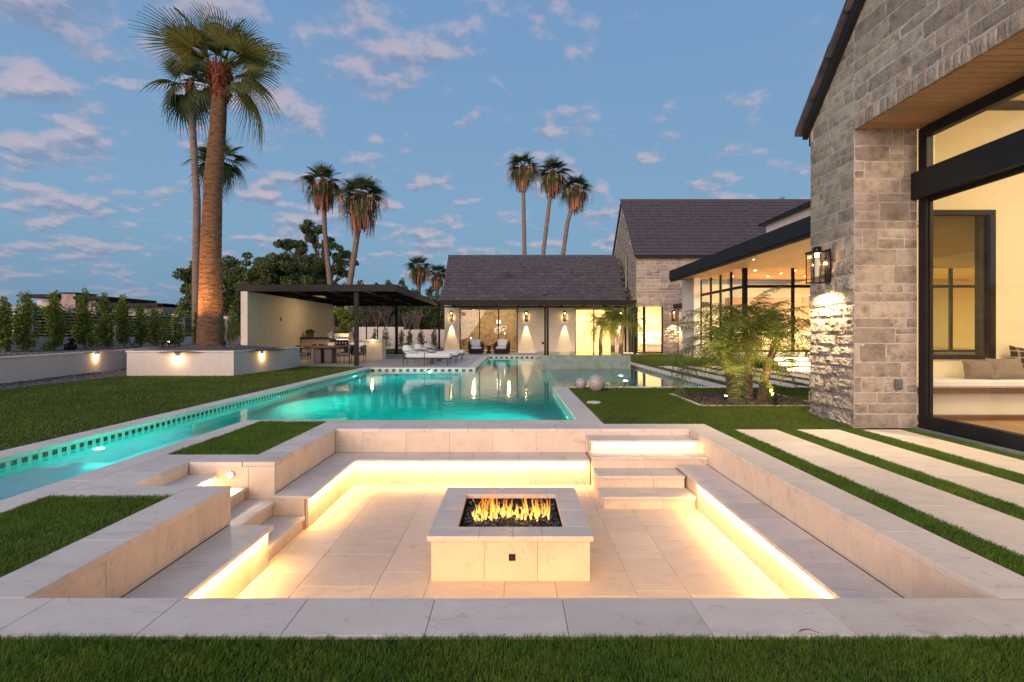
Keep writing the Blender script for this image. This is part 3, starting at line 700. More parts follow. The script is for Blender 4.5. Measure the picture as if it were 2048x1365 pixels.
# raised spa
spa = thing('raised_spa', 'raised square spa with a glazed green front wall beside the pool', 'spa', (3.0, 21.6, WZ))
SPAM = mat('glazed_mosaic', (.26, .31, .25), .15, .12, 6, .04, 60)
MB().cbox(1.18, 4.8, 21.6, 21.7, -1.5, .43, .01).build('front_wall', SPAM, spa)
MB().cbox(1.18, 1.28, 21.701, 25.6, -1.5, .43, .01).cbox(4.7, 4.8, 21.701, 25.6, -1.5, .43, .01).cbox(1.18, 4.8, 25.601, 25.7, -1.5, .43, .01).build('side_wall', SPAM, spa)
MB().box(1.281, 4.699, 21.701, 25.6, -1.4, -.2).build('basin_floor', PLASTER, spa)
MB().box(1.1801, 4.7999, 21.6001, 25.6999, .431, .438).build('spa_water', glass_pane('spa_water', (.75, .95, .9), 1.0), spa)
light('spa_lamp', 'POINT', (3.6, 22.6, -.02), 12, (.3, 1, .6), None, .06)
# ================================================================= STONE WALLS: helper
def stone_mesh(seed, nu=5, nv=3, rough=.10):
    """unit stone: x in +-.5, z in +-.5, outer face at y=0 (facing -y), body behind; worn edges and uneven face"""
    r = random.Random(seed); vs = []; fs = []
    for j in range(nv + 1):
        for i in range(nu + 1):
            u, v = i / nu - .5, j / nv - .5; edge = i in (0, nu) or j in (0, nv)
            jx = r.uniform(-.022, .022) if not (i in (0, nu) and j in (0, nv)) else r.uniform(-.02, .02)
            jz = r.uniform(-.035, .035)
            vs.append((u + jx * (1 if i not in (0, nu) else .7), (.0 if not edge else .45) + r.uniform(-rough, rough) * (1 if not edge else .5), v + jz * .7))
    for j in range(nv):
        for i in range(nu): fs.append((j * (nu + 1) + i, j * (nu + 1) + i + 1, (j + 1) * (nu + 1) + i + 1, (j + 1) * (nu + 1) + i))
    ring = [i for i in range(nu + 1)] + [j * (nu + 1) + nu for j in range(1, nv + 1)] + [nv * (nu + 1) + i for i in range(nu - 1, -1, -1)] + [j * (nu + 1) for j in range(nv - 1, 0, -1)]
    b0 = len(vs); vs += [(vs[i][0], 1.6, vs[i][2]) for i in ring]
    n = len(ring); fs += [(ring[(k + 1) % n], ring[k], b0 + k, b0 + (k + 1) % n) for k in range(n)]
    me = bpy.data.meshes.new('stone'); me.from_pydata(vs, [], fs); me.update(); return me
def stone_set(m, rough, nu=5, nv=3): 
    out = []
    for s_ in range(7):
        me = stone_mesh(s_ + int(rough * 100), nu, nv, rough); me.materials.append(m); out.append(me)
    return out
SMOOTHS = stone_set(STONE, .12); ROUGHS = stone_set(STONEJ, .27, 9, 5)
def ashlar(u0, u1, v0, v1, rng, ch=(.10, .23), cl=(.16, .62)):
    """random coursed ashlar rectangles"""
    out = []; v = v0
    while v < v1 - .02:
        h = rng.uniform(*ch)
        if v1 - v - h < ch[0] * .8: h = v1 - v
        u = u0 - rng.uniform(0, cl[0])
        while u < u1 - .01:
            w = rng.uniform(*cl)
            if u1 - (u + w) < cl[0] * .6: w = u1 - u
            a, b_ = max(u, u0), min(u + w, u1)
            if h > (ch[0] + ch[1]) * .55 and w < cl[1] * .6 and rng.random() < .45:
                k = rng.uniform(.4, .6); out += [(a, b_, v, v + h * k), (a, b_, v + h * k, v + h)]
            else: out.append((a, b_, v, v + h))
            u += w
        v += h
    return [q for q in out if q[1] - q[0] > .03]
def lay(parent, rects, place, rot, rng, joint=.012, proud=.012, sets=None, name='stone'):
    for a, b_, c_, d_ in rects:
        s_ = (sets or SMOOTHS)[rng.randrange(7)]
        u, v = (a + b_) / 2, (c_ + d_) / 2
        inst(name, s_, parent, place(u, v, -rng.uniform(.5, 1.0) * proud), rot, (b_ - a - joint, proud * 1.2, d_ - c_ - joint))

# ================================================================= NEAR STONE HOUSE (right edge)
SX = 4.83
nh = thing('stone_house', 'near grey stone gable with a tall black framed window on the right', 'house', (SX, 7.5, 0))
rg = random.Random(5)
def rake(y): return 4.66 + .97 * (8.6 - y)
# mortar core: gable wall above the opening and the corner pier (jamb)
OZ = 4.25
MB().xprism([(8.6, 0), (8.6, rake(8.6)), (3.4, rake(3.4)), (-1.2, rake(3.4) - .97 * 4.6), (-1.2, OZ + .003), (7.5, OZ + .003), (7.5, 0)], SX, SX + .16).box(SX + .16, 5.715, 7.52, 8.6, 0, OZ + .1).box(SX + .161, 5.72, 7.503, 7.519, 0, OZ).build('mortar_wall', MORTAR, nh)
# pier, outer narrow face (plane x=SX): rough split face
w_ = ashlar(0, 1.1, 0, 2.42, rg, (.13, .26), (.28, .62))
lay(nh, w_, lambda u, v, d: (SX + d * 1.2, 8.6 - u, v), (0, 0, R(-90)), rg, .018, .045, ROUGHS)
w_ = ashlar(0, 1.1, 2.42, 4.64, rg, (.10, .22), (.2, .55))
lay(nh, w_, lambda u, v, d: (SX + d, 8.6 - u, v), (0, 0, R(-90)), rg, .012, .014)
# jamb facing the camera
w_ = ashlar(SX + .0, 5.72, 0, OZ, rg, (.10, .29), (.14, .70))
lay(nh, w_, lambda u, v, d: (u, 7.5 + d, v), (0, 0, 0), rg, .017, .012)
# gable face above the opening: soldier course, then ashlar clipped by the rake
y = 7.5; 
while y > 1.6:
    w2 = rg.uniform(.075, .15); lay(nh, [(8.6 - y, 8.6 - y + w2, OZ - .03, OZ + rg.uniform(.15, .17))], lambda u, v, d: (SX + d - .008, 8.6 - u, v), (0, 0, R(-90)), rg, .010, .022); y -= w2
for q in ashlar(1.1, 7.0, OZ + .175, 9.0, rg, (.13, .27), (.24, .85)) + ashlar(0, 1.1, 4.64, 6.0, rg, (.12, .2), (.2, .6)):
    um, vm = (q[0] + q[1]) / 2, q[3]
    if vm < 4.66 + .97 * q[1] + .02 and vm < 8.2 and not (q[0] < 1.1 and q[3] <= 4.60): lay(nh, [q], lambda u, v, d: (SX + d, 8.6 - u, v), (0, 0, R(-90)), rg, .020, .013)
# verge board and roof
n_ = Vector((0, -.97, 1)).normalized()
def rk(y, t): return (y, rake(y) + t)
MB().xprism([rk(8.66, -.10), rk(3.4, -.08), rk(3.4, .12), rk(8.66, .06)], SX - .10, SX + .0 - .016).build('verge_board', BLACK, nh)
MB().xprism([rk(8.68, .07), rk(3.4, .13), (3.4, rake(3.4) + .26), rk(8.68, .16)], SX - .06, 12.0).build('roof_slab', ROOFT, nh)
yv = 8.78; k = 0
while yv > 3.6:
    L_ = .46; a, b_ = yv, yv - L_
    MB().xprism([(a, rake(a) + .11), (b_ - .06, rake(b_ - .06) + .17), (b_ - .06, rake(b_ - .06) + .215), (a, rake(a) + .19)], SX - .165, SX + .30).build('verge_tile', ROOFT, nh); yv -= L_ - .02
MB().box(SX + .05, 12, 8.64, 8.74, 4.42, 4.58).build('eave_gutter', BLACK, nh)
# cedar soffit boards over the opening
y = 7.5
while y > 1.0:
    slab('soffit_board', nh, SX + .04, 5.80, y - .125, y, OZ - .02, OZ - .002, WOODS, c=.005, g=.0035, axes='y'); y -= .125
# window frame (plane x = 5.73)
FX = 5.73
wf = thing('window_wall', 'tall black framed glazing of the near stone house', 'window', (FX, 7.4, 0))
WY0 = 1.0
MB().cbox(FX, FX + .10, 7.345, 7.498, .03, OZ - .03, .006).build('frame', BLACK, wf, label='left upright')
MB().cbox(FX - .01, FX + .10, WY0, 7.344, .02, .195, .006).build('frame', BLACK, wf)
MB().cbox(FX, FX + .10, WY0, 7.344, 4.08, OZ - .021, .006).build('frame', BLACK, wf)
MB().cbox(FX - .11, FX + .10, WY0, 7.495, 3.225, 3.60, .008).build('header_beam', BLACK, wf)
MB().cbox(FX + .03, FX + .08, WY0, 7.344, 3.17, 3.222, .004).cbox(FX + .03, FX + .07, 7.32, 7.343, .2, 3.168, .004).build('inner_frame', BRONZE, wf)
MB().box(FX + .05, FX + .06, WY0, 7.28, .2, 3.20).build('pane', GLASS, wf); MB().box(FX + .05, FX + .06, WY0, 7.28, 3.60, 4.08).build('pane', GLASS, wf)
MB().box(FX - .10, FX - .02, WY0, 7.497, -.015, .018).build('sill', mat('zinc_sill', (.25, .27, .29), .5, .05, 4, 0), wf)
# room behind
rm = thing('near_room', 'warm lit room behind the tall window of the near stone house', 'room', (8, 6, 0))
MB().box(FX + .1, 12, 8.44, 8.6, .0, .97).box(FX + .1, 6.55, 8.44, 8.6, .971, 3.28).box(7.66, 12, 8.44, 8.6, .971, 3.28).box(FX + .1, 12, 8.44, 8.6, 3.281, 5.4).box(11.9, 12, -1, 8.43, 0, 5.4).build('room_wall', ROOMW, rm)
MB().box(FX + .1, 12, -1, 8.43, 5.0, 5.1).build('ceiling', ROOMW, rm)
x = FX + .1
while x < 11.8: slab('floor_board', rm, x, x + .19, -.5, 8.43, .0, .03, WOODF, axes='x', g=.001); x += .19
iw = thing('inner_window', 'dark framed window in the back wall of the lit near room', 'window', (7.1, 8.5, .97))
MB().cbox(6.5, 7.66, 8.40, 8.50, .93, 1.0, .004).cbox(6.5, 7.66, 8.40, 8.50, 3.22, 3.30, .004).cbox(7.57, 7.66, 8.40, 8.5, 1.001, 3.219, .004).cbox(6.5, 6.58, 8.40, 8.5, 1.001, 3.219, .004).build('frame', BRONZE, iw)
MB().box(6.58, 7.57, 8.46, 8.465, 1.0, 3.22).build('pane', glass_pane('tinted_glass', (.82, .84, .66)), iw)
dk = MB().cbox(7.50, 7.60, 8.50, 8.62, 1.0, 3.3, .01).build('jamb', BRONZE, iw)
bn = thing('window_bench', 'cream cushioned bench on a walnut base behind the near window', 'bench', (8, 8.1, .03))
MB().cbox(5.95, 11.5, 7.93, 8.43, .52, .64, .03).build('seat_cushion', CUSH, bn)
MB().cbox(5.95, 11.5, 7.95, 8.43, .44, .515, .004).cbox(5.95, 6.07, 7.96, 8.05, .03, .44, .004).cbox(5.95, 11.5, 7.97, 8.43, .03, .10, .004).build('frame', WALNUT, bn)
MB().box(6.07, 11.5, 8.1, 8.43, .10, .439).build('front_board', CREAM, bn)
def pillow(name, label, m, loc, w, h, d, rz, tilt, roll=0):
    vs = []; nu, nv = 12, 8; mb = MB()
    for sgn in (-1, 1):
        b0 = len(vs)
        for j in range(nv + 1):
            for i in range(nu + 1):
                u, v = i / nu * 2 - 1, j / nv * 2 - 1; r = max(0, (1 - abs(u) ** 2.6) * (1 - abs(v) ** 2.6)) ** .5
                pin = 1 - .10 * (1 - abs(u) ** 2) * abs(v) - .0
                vs.append((u * w / 2 * (1 - .06 * (1 - v * v)), sgn * d / 2 * r, v * h / 2 * pin))
        for j in range(nv):
            for i in range(nu):
                q = (b0 + j * (nu + 1) + i, b0 + j * (nu + 1) + i + 1, b0 + (j + 1) * (nu + 1) + i + 1, b0 + (j + 1) * (nu + 1) + i); mb.f.append(q if sgn < 0 else q[::-1])
    mb.v = vs; o = mb.build(name, m, None, smooth=True); o.location = loc; o.rotation_euler = (tilt, roll, rz); tag(o, label, 'pillow'); return o
FUR = mat('tan_fur', (.33, .18, .07), 1, .25, 30, .5, 130, sheen=.6)
pillow('pillow', 'left half of the pair of tan fur pillows on the window bench', FUR, (7.15, 8.12, .79), .44, .32, .17, R(-14), R(-16))
pillow('pillow', 'right hand tan fur pillow beside the plaid one on the bench', FUR, (7.52, 8.08, .80), .60, .34, .17, R(6), R(-18))
PLAID, t, b = newmat('plaid_wool'); g_ = nd(t, 'ShaderNodeTexCoord'); sp_ = nd(t, 'ShaderNodeSeparateXYZ'); t.links.new(g_.outputs['Object'], sp_.inputs[0])
sx_ = mth(t, 'SINE', mth(t, 'MULTIPLY', sp_.outputs['X'], 52)); sz_ = mth(t, 'SINE', mth(t, 'MULTIPLY', sp_.outputs['Z'], 60))
c_ = mixc(t, ramp(t, sx_, [(.55, (0, 0, 0)), (.7, (1, 1, 1))]), (.035, .022, .020), (.22, .15, .10)); c_ = mixc(t, mth(t, 'MULTIPLY', ramp(t, sz_, [(.8, (0, 0, 0)), (.9, (1, 1, 1))]), .7), c_, (.40, .33, .24))
t.links.new(c_, b.inputs['Base Color']); b.inputs['Roughness'].default_value = 1
pillow('pillow', 'dark plaid wool pillow leaning on the wall behind the fur pillows', PLAID, (8.05, 8.24, .90), .62, .44, .15, R(-4), R(-14), R(8))
light('room_light', 'AREA', (8.6, 4.5, 4.7), 270, (1, .79, .48), (0, .25, -1), 2.4)
ri = MB(); ri.tube([(6.05 + .035 * math.cos(a), 7.9, 2.98 + .035 * math.sin(a)) for a in np.arange(0.3, 6.6, .5)], .005, 6).tube([(6.06, 7.9, 3.015), (6.07, 7.9, 3.06)], .004, 6).tube([(6.04, 7.9, 2.945), (6.03, 7.9, 2.91)], .004, 6)
tag(ri.build('ring_ornament', BLACK, None), 'tiny dark ring ornament hanging inside the near window', 'ornament')

# lanterns
def lantern(loc, rz, sc_, label, group='black wall lanterns', pw=6, wash=True, big_=False):
    l_ = thing('wall_lantern', label, 'lantern', loc, group, rz)
    w, h, d = .22 * sc_, .46 * sc_, .22 * sc_
    # local: wall plane at y=0, lantern projects to -y
    MB().cbox(-w * .3, w * .3, -.03 * sc_, -.002, -h * .5, h * .62, .004).build('backplate', BRONZE, l_, local=True)
    y0, y1 = -.07 * sc_ - d, -.07 * sc_; e = .012 * sc_
    mb = MB()
    for xx in (-w / 2, w / 2 - e):
        for yy in (y0, y1 - e): mb.box(xx, xx + e, yy, yy + e, -h / 2 + e, h / 2 - e)
    mb.box(-w / 2, w / 2, y0, y0 + e, -h / 2, -h / 2 + e).box(-w / 2, w / 2, y1 - e, y1, -h / 2, -h / 2 + e).box(-w / 2, -w / 2 + e, y0 + e, y1 - e, -h / 2, -h / 2 + e).box(w / 2 - e, w / 2, y0 + e, y1 - e, -h / 2, -h / 2 + e)
    mb.cbox(-w / 2 - .01, w / 2 + .01, y0 - .01, y1 + .01, h / 2 - e, h / 2 + e * 1.5, .003)
    mb.box(-w * .2, w * .2, (y0 + y1) / 2 - d * .2, (y0 + y1) / 2 - d * .15, h / 2 + e * 1.5, h / 2 + .09 * sc_).box(-w * .2, w * .2, (y0 + y1) / 2 + d * .15, (y0 + y1) / 2 + d * .2, h / 2 + e * 1.5, h / 2 + .09 * sc_).box(-w * .2, w * .2, (y0 + y1) / 2 - d * .15, (y0 + y1) / 2 + d * .15, h / 2 + .07 * sc_, h / 2 + .09 * sc_)
    mb.box(-.012, .012, y1, -.02, h * .3, h * .3 + .02)
    mb.build('lantern_frame', BRONZE, l_, local=True)
    g = MB(); q = e * .5
    for xx in (-w / 2 + q, w / 2 - q): g.box(xx - .0015, xx + .0015, y0 + e, y1 - e, -h / 2 + e, h / 2 - e)
    for yy in (y0 + q, y1 - q): g.box(-w / 2 + e, w / 2 - e, yy - .0015, yy + .0015, -h / 2 + e, h / 2 - e)
    g.build('lantern_glass', GLASSW, l_, local=True)
    MB().tube([(0, (y0 + y1) / 2, h / 2 - e * 1.2), (0, (y0 + y1) / 2, h / 2 - .06 * sc_)], .028 * sc_, 12).build('bulb', BULB, l_, local=True)
    MB().tube([(0, (y0 + y1) / 2, h / 2 - .07 * sc_), (0, (y0 + y1) / 2, -h * .28)], .035 * sc_, 12).build('inner_tube', mat('frosted_tube', (.8, .75, .65), .4, .02, 3, 0) if not bpy.data.materials.get('frosted_tube') else bpy.data.materials['frosted_tube'], l_, local=True)
    return l_
lantern((SX - .045, 8.03, 2.33), R(-90), 1.0, 'large black glass lantern glowing on the rough corner of the near stone house')
light('lantern_wash', 'SPOT', (SX - .36, 8.03, 2.07), 150, (1, .72, .40), (.12, .0, -1), .02, spot=140, blend=.5)
light('lantern_wash', 'POINT', (SX - .16, 8.06, 2.40), 3.5, (1, .70, .36), None, .03)
# socket on the jamb
tag(MB().cbox(5.38, 5.48, 7.44, 7.485, .55, .70, .012).cbox(5.40, 5.46, 7.425, 7.44, .57, .68, .01).build('outlet_cover', mat('grey_outlet', (.12, .12, .12), .5, .05, 3, 0), None), 'grey weatherproof outlet cover low on the stone jamb', 'outlet')

# ================================================================= FAR LOW HOUSE WITH PERGOLA
HX0, HX1, HY = -4.74, 8.0, 36.7
lh = thing('low_house', 'low cream house with dark tiled roof beyond the pool', 'house', (1.6, HY, 0))
op = [(-3.70, .33, 0, 3.02), (4.29, 6.95, 0, 3.02)]
mb = MB()
for a, b_ in ((HX0, -3.70), (.33, 4.29), (6.95, HX1)): mb.box(a, b_, HY, HY + .25, -.02, 3.02)
mb.box(HX0, HX1, HY, HY + .25, 3.021, 3.6).box(HX0, HX0 + .25, HY + .251, 43, 0, 3.6)
mb.build('wall', CREAM, lh)
ye, ze, yr, zr = 35.9, 3.50, 39.6, 7.05
MB().xprism([(ye, ze - .10), (yr, zr - .10), (43.4, ze - .1), (43.4, ze), (yr, zr), (ye, ze)], HX0 - .08, 7.62).build('roof_deck', BLACK, lh)
# tiles: 15 courses x 28; the lower 10 courses each tile is a part
rt = MB(); nrow = 15; pitch = math.hypot(yr - ye, zr - ze) / nrow; sl = math.atan2(zr - ze, yr - ye); tw = .447
tm = MB().cbox(0, tw - .012, 0, pitch + .05, 0, .030, .006).mesh('roof_tile'); tm.materials.append(ROOFT); cnt = 0
for r_ in range(nrow):
    x = HX0 - .10 - (tw * .5 if r_ % 2 else 0)
    first_ = True
    while x < 7.55:
        dy = r_ * pitch; yy = ye + dy * math.cos(sl) - .02; zz = ze + dy * math.sin(sl) + .035
        if first_ and r_ % 2:
            first_ = False; xa, xb = HX0 - .10, x + tw - .012
            mt = Matrix.Translation((0, yy, zz)) @ Matrix.Rotation(sl - .10, 4, 'X'); tmp = MB().box(xa, xb, 0, pitch + .05, 0, .030)
            rt.add([mt @ Vector(v) for v in tmp.v], tmp.f); x += tw; continue
        first_ = False
        if cnt < 300: inst('roof_tile', tm, lh, (x, yy, zz + random.uniform(-.004, .006)), (sl - .10, 0, 0)); cnt += 1
        else:
            mt = Matrix.Translation((x, yy, zz + random.uniform(-.004, .006))) @ Matrix.Rotation(sl - .10, 4, 'X'); tmp = MB().box(0, tw - .012, 0, pitch + .05, 0, .030)
            rt.add([mt @ Vector(v) for v in tmp.v], tmp.f)
        x += tw
rt.build('roof_tile', ROOFT, lh, kind='stuff')
MB().tube([(HX0 - .1, yr, zr + .05), (7.6, yr, zr + .05)], .07, 8).build('ridge_cap', ROOFT, lh)
MB().cbox(-.70, -.35, 37.0, 37.25, 5.52, 5.80, .02).build('roof_vent', ROOFT, lh); MB().cbox(2.05, 2.32, 36.1, 36.3, 3.95, 4.15, .03).build('roof_vent', ROOFT, lh)
# sliders
def slider(x0, x1, z1, mul, y, parent, lab=None):
    w = thing('sliding_door', lab, 'door', ((x0 + x1) / 2, y, 0))
    e = .07; mb = MB().cbox(x0, x1, y, y + .12, z1 - e, z1, .004).cbox(x0, x1, y, y + .12, 0, .05, .004)
    for xx in [x0] + mul + [x1 - e]: mb.cbox(xx, xx + e, y, y + .12, .051, z1 - e - .001, .004)
    mb.build('frame', BLACK, w)
    xs = [x0] + mul + [x1 - e]
    for a, b_ in zip(xs[:-1], xs[1:]): MB().box(a + e, b_, y + .05, y + .06, .05, z1 - e).build('pane', GLASS, w)
    return w
slider(-3.70, .33, 3.02, [-2.36, -1.05], HY + .03, lh, 'three panel black framed slider behind the armchairs')
slider(4.29, 6.95, 3.02, [5.57], HY + .03, lh, 'two panel glass door of the brightly lit room behind the small palms')
TANW = mat('textured_tan_wall', (.30, .22, .13), .9, .3, 3, .1)
r1 = thing('dining_room', 'dim tan room seen through the three panel slider', 'room', (-1.6, 39, 0))
MB().box(-4.4, 1.4, 41, 41.1, 0, 3.3).box(-4.4, -4.3, 37, 40.99, 0, 3.3).box(1.3, 1.4, 37, 40.99, 0, 3.3).build('room_wall', TANW, r1)
MB().box(-4.4, 1.4, 37, 41, 3.1, 3.3).build('ceiling', ROOMW, r1); MB().box(-4.4, 1.4, 36.96, 41, 0, .012).build('room_floor', WOODF, r1)
for xx in (-2.9, -.3): light('dining_light', 'POINT', (xx, 39.2, 2.55), 110, (1, .76, .44), None, .10)
ch = thing('ring_chandelier', 'pale overlapping ring chandelier inside the dim tan room', 'chandelier', (-1.0, 39.0, 1.6))
for dx, dz, rr, tl in ((0, 0, .34, .4), (.25, .12, .26, -.5), (-.15, -.1, .22, .9)):
    MB().tube([(dx + rr * math.cos(a), rr * math.sin(a) * .6, dz + rr * math.sin(a) * math.sin(tl)) for a in np.linspace(0, 6.283, 25)], .018, 6).build('ring', emat('ring_glow', (1, .85, .6), 1.2) if not bpy.data.materials.get('ring_glow') else bpy.data.materials['ring_glow'], ch, local=True)
MB().tube([(0, 0, .3), (0, 0, 1.5)], .008, 6).build('cord', BLACK, ch, local=True)
for xx, zz, h_ in ((-1.15, 2.05, .22), (-.95, 2.05, .22), (-3.1, .9, .12), (-.62, 1.25, .12)): MB().tube([(xx + 1.0, 0, zz - 1.6), (xx + 1.0, 0, zz - 1.6 + h_)], .016, 6).build('candle_lamp', DOWN, ch, local=True)
r2 = thing('bright_room', 'brightly lit white room behind the two panel door', 'room', (5.6, 39, 0))
MB().box(3.6, 7.9, 40.4, 40.5, 0, 3.3).box(3.6, 3.7, 37, 40.39, 0, 3.3).box(7.8, 7.9, 37, 40.39, 0, 3.3).build('room_wall', ROOMW, r2)
MB().box(3.6, 7.9, 37, 40.4, 3.1, 3.3).build('ceiling', ROOMW, r2); MB().box(3.6, 7.9, 36.96, 40.4, 0, .012).build('room_floor', ROOMW, r2)
light('bright_light', 'AREA', (5.7, 38.6, 3.0), 420, (1, .78, .44), (0, .3, -1), 2.2)
# lanterns on the far house with sharp light fans below
for i, xx in enumerate((-4.25, .92, 3.56, 7.42)):
    lantern((xx, HY - .002, 2.44), 0, 1.25, ['black lantern left of the three panel slider', 'black lantern right of the three panel slider', 'black lantern left of the bright two panel door', 'black lantern between the bright door and the stone pier'][i])
    wd = MB(); sh = bpy.data.objects  # no plate is built; the narrow spot cone shapes the beam
    light('lantern_fan', 'SPOT', (xx, HY - .10, 2.10), 420, (1, .72, .38), (0, .03, -1), .006, spot=36, blend=.10)
    light('lantern_halo', 'POINT', (xx, HY - .16, 2.40), 9, (1, .70, .36), None, .04)
tag(MB().cbox(2.0, 2.14, HY - .03, HY - .002, .55, .72, .01).build('wall_vent', BRONZE, None), 'small square vent low on the cream wall right of the slider', 'vent')
# pergola / steel canopy along the house
pg = thing('house_canopy', 'long flat black steel canopy in front of the low house', 'canopy', (1.5, 33.2, 0))
MB().cbox(-4.69, 7.75, 33.2, 33.3, 3.08, 3.40, .006).build('fascia', BRONZE, pg)
MB().box(-4.69, 7.75, 33.301, 36.6, 3.33, 3.38).build('roof_panel', BRONZE, pg)
MB().cbox(7.65, 7.75, 33.301, 36.6, 3.08, 3.32, .006).build('end_beam', BRONZE, pg)
for i, xx in enumerate(np.arange(-4.0, 7.4, 1.45)): MB().cbox(xx, xx + .07, 33.301, 36.6, 3.12, 3.325, .004).build('beam', BRONZE, pg)
MB().cbox(-4.6, 7.6, 35.2, 35.27, 3.02, 3.115, .004).build('cross_beam', BRONZE, pg)
for xx, yy, w_ in ((-4.69, 33.2, .11), (2.12, 33.2, .12), (7.58, 33.2, .12), (2.15, 36.4, .10), (7.65, 36.3, .12)):
    MB().cbox(xx, xx + w_, yy, yy + .12, 0, 3.079, .006).build('post', BRONZE, pg)
    if xx in (2.15,): pass

# ================================================================= TWO STOREY STONE HOUSE
TX, TY = 8.2, 35.2
th = thing('two_storey_house', 'tall grey stone gabled house with dark tiled roof behind the glass room', 'house', (TX, TY, 0))
rg = random.Random(9)
apex = (39.75, 11.25); er = 6.42; back = 44.3
mb = MB()
mb.xprism([(TY + .05, 3.1), (TY + .05, er), (apex[0], apex[1] - .12), (back, er), (back, 0), (36.7, 0), (36.7, 3.1)], TX, TX + .25)
mb.box(TX + .25, 26, TY + .05, TY + .3, 3.1, er).box(9.98, 11.05, TY + .05, TY + .3, -.02, 3.099).box(11.05, 26, TY + .05, TY + .3, 0, 3.099)
mb.build('mortar_wall', MORTAR, th)
BIGS = SMOOTHS
w_ = ashlar(TX + .02, 14.5, 3.12, er, rg, (.18, .38), (.32, 1.0))
lay(th, w_[:230], lambda u, v, d: (u, TY + .05 + d, v), (0, 0, 0), rg, .03, .04)
w_ = ashlar(9.98, 11.05, 0, 3.12, rg, (.15, .34), (.25, .7)); lay(th, w_, lambda u, v, d: (u, TY + .05 + d, v), (0, 0, 0), rg, .02, .06, ROUGHS)
# rough gable face towards the pool
g2 = MB(); 
for q in ashlar(0, 9.2, 3.2, 11.2, rg, (.2, .36), (.3, .9)):
    yb = TY + q[1]; lim = er + (apex[1] - er) / (apex[0] - TY) * min(q[0], 2 * (apex[0] - TY) - q[1])
    if q[3] < lim - .05 and not (4.4 > q[0] and q[1] > 1.75 and 0): 
        xo = TX - rg.uniform(.01, .05); g2.cbox(xo, TX + .01, TY + q[0] + .015, TY + q[1] - .015, q[2] + .015, q[3] - .015, .02)
g2.build('stone', STONEJ, th, kind='stuff')
MB().cbox(TX - .07, TX + .02, 37.9, 38.35, 4.35, 6.75, .01).build('slit_window', emat('slit_glow', (.9, .75, .5), .28), th)
MB().box(TX - .075, TX - .02, 37.82, 37.899, 4.3, 6.8).box(TX - .075, TX - .02, 38.351, 38.43, 4.3, 6.8).build('window_frame', BRONZE, th)
# roof
MB().xprism([(TY - .12, er - .10), (apex[0], apex[1] - .06), (back + .2, er - .1), (back + .2, er), (apex[0], apex[1]), (TY - .12, er + .02)], TX - .12, 26).build('roof_deck', BLACK, th)
MB().box(TX - .1, 26, TY - .24, TY - .13, er - .14, er + .0).build('gutter', BLACK, th)
rt = MB(); nrow = 18; pitch = math.hypot(apex[0] - TY + .12, apex[1] - er) / nrow; sl = math.atan2(apex[1] - er, apex[0] - TY + .12); tw = .62
for r_ in range(nrow):
    x = TX - .16 - (tw * .5 if r_ % 2 else 0) - random.uniform(0, .1)
    x = max(x, TX - .17)
    while x < 25.5:
        dy = r_ * pitch; mt = Matrix.Translation((x, TY - .12 + dy * math.cos(sl) - .02, er + dy * math.sin(sl) + .05 + random.uniform(-.006, .008))) @ Matrix.Rotation(sl - .12, 4, 'X')
        tmp = MB().box(0, tw - .012, 0, pitch + .06, 0, .04); rt.add([mt @ Vector(v) for v in tmp.v], tmp.f); x += tw
rt.build('roof_tile', ROOFT, th, kind='stuff')
MB().tube([(TX - .15, apex[0], apex[1] + .05), (26, apex[0], apex[1] + .05)], .08, 8).build('ridge_cap', ROOFT, th)
# corner bedroom glazing
bw = thing('corner_window', 'floor length corner window of the lit bedroom under the tall stone house', 'window', (9, TY, 0))
mb = MB()
for a, b_ in ((8.2, 8.30), (8.66, 8.82), (9.90, 9.98)): mb.cbox(a, b_, TY + .06, TY + .2, .02, 3.08, .004)
mb.cbox(8.2, 9.98, TY + .05, TY + .21, -.02, .06, .004).cbox(8.2, 8.3, TY + .4, TY + 1.5, -.02, .06, .004).cbox(8.2, 8.3, TY + 1.4, TY + 1.5, .061, 3.08, .004)
mb.build('frame', BRONZE, bw)
MB().box(8.30, 8.66, TY + .12, TY + .13, .05, 3.08).build('pane', GLASS, bw); MB().box(8.82, 9.90, TY + .12, TY + .13, .05, 3.08).build('pane', GLASS, bw); MB().box(8.24, 8.25, TY + .2, TY + 1.4, .05, 3.08).build('pane', GLASS, bw)
br = thing('bedroom', 'lit bedroom with a patterned wall behind the corner window', 'room', (9.5, 37, 0))
PATW, t, b = newmat('patterned_wallpaper'); g_ = nd(t, 'ShaderNodeNewGeometry'); sp_ = nd(t, 'ShaderNodeSeparateXYZ'); t.links.new(g_.outputs['Position'], sp_.inputs[0])
c1_ = mth(t, 'SINE', mth(t, 'MULTIPLY', sp_.outputs['X'], 48)); c2_ = mth(t, 'SINE', mth(t, 'MULTIPLY', sp_.outputs['Z'], 20))
t.links.new(ramp(t, mth(t, 'MULTIPLY', c1_, c2_), [(.3, (.60, .55, .40)), (.6, (.22, .25, .20))]), b.inputs['Base Color'])
MB().box(8.4, 12, 39.4, 39.5, 0, 3.1).build('room_wall', PATW, br); MB().box(11.2, 11.3, 35.6, 39.39, 0, 3.1).box(8.4, 8.5, 36.8, 39.39, 0, 3.1).build('side_wall', ROOMW, br)
MB().box(8.3, 12, 35.5, 39.5, 3.1, 3.2).build('ceiling', ROOMW, br); MB().box(8.3, 12, 35.41, 39.5, 0, .02).build('room_floor', WOODF, br)
bd = thing('bed', 'low cream bed with white pillows in the corner bedroom', 'bed', (10.0, 37.6, .02))
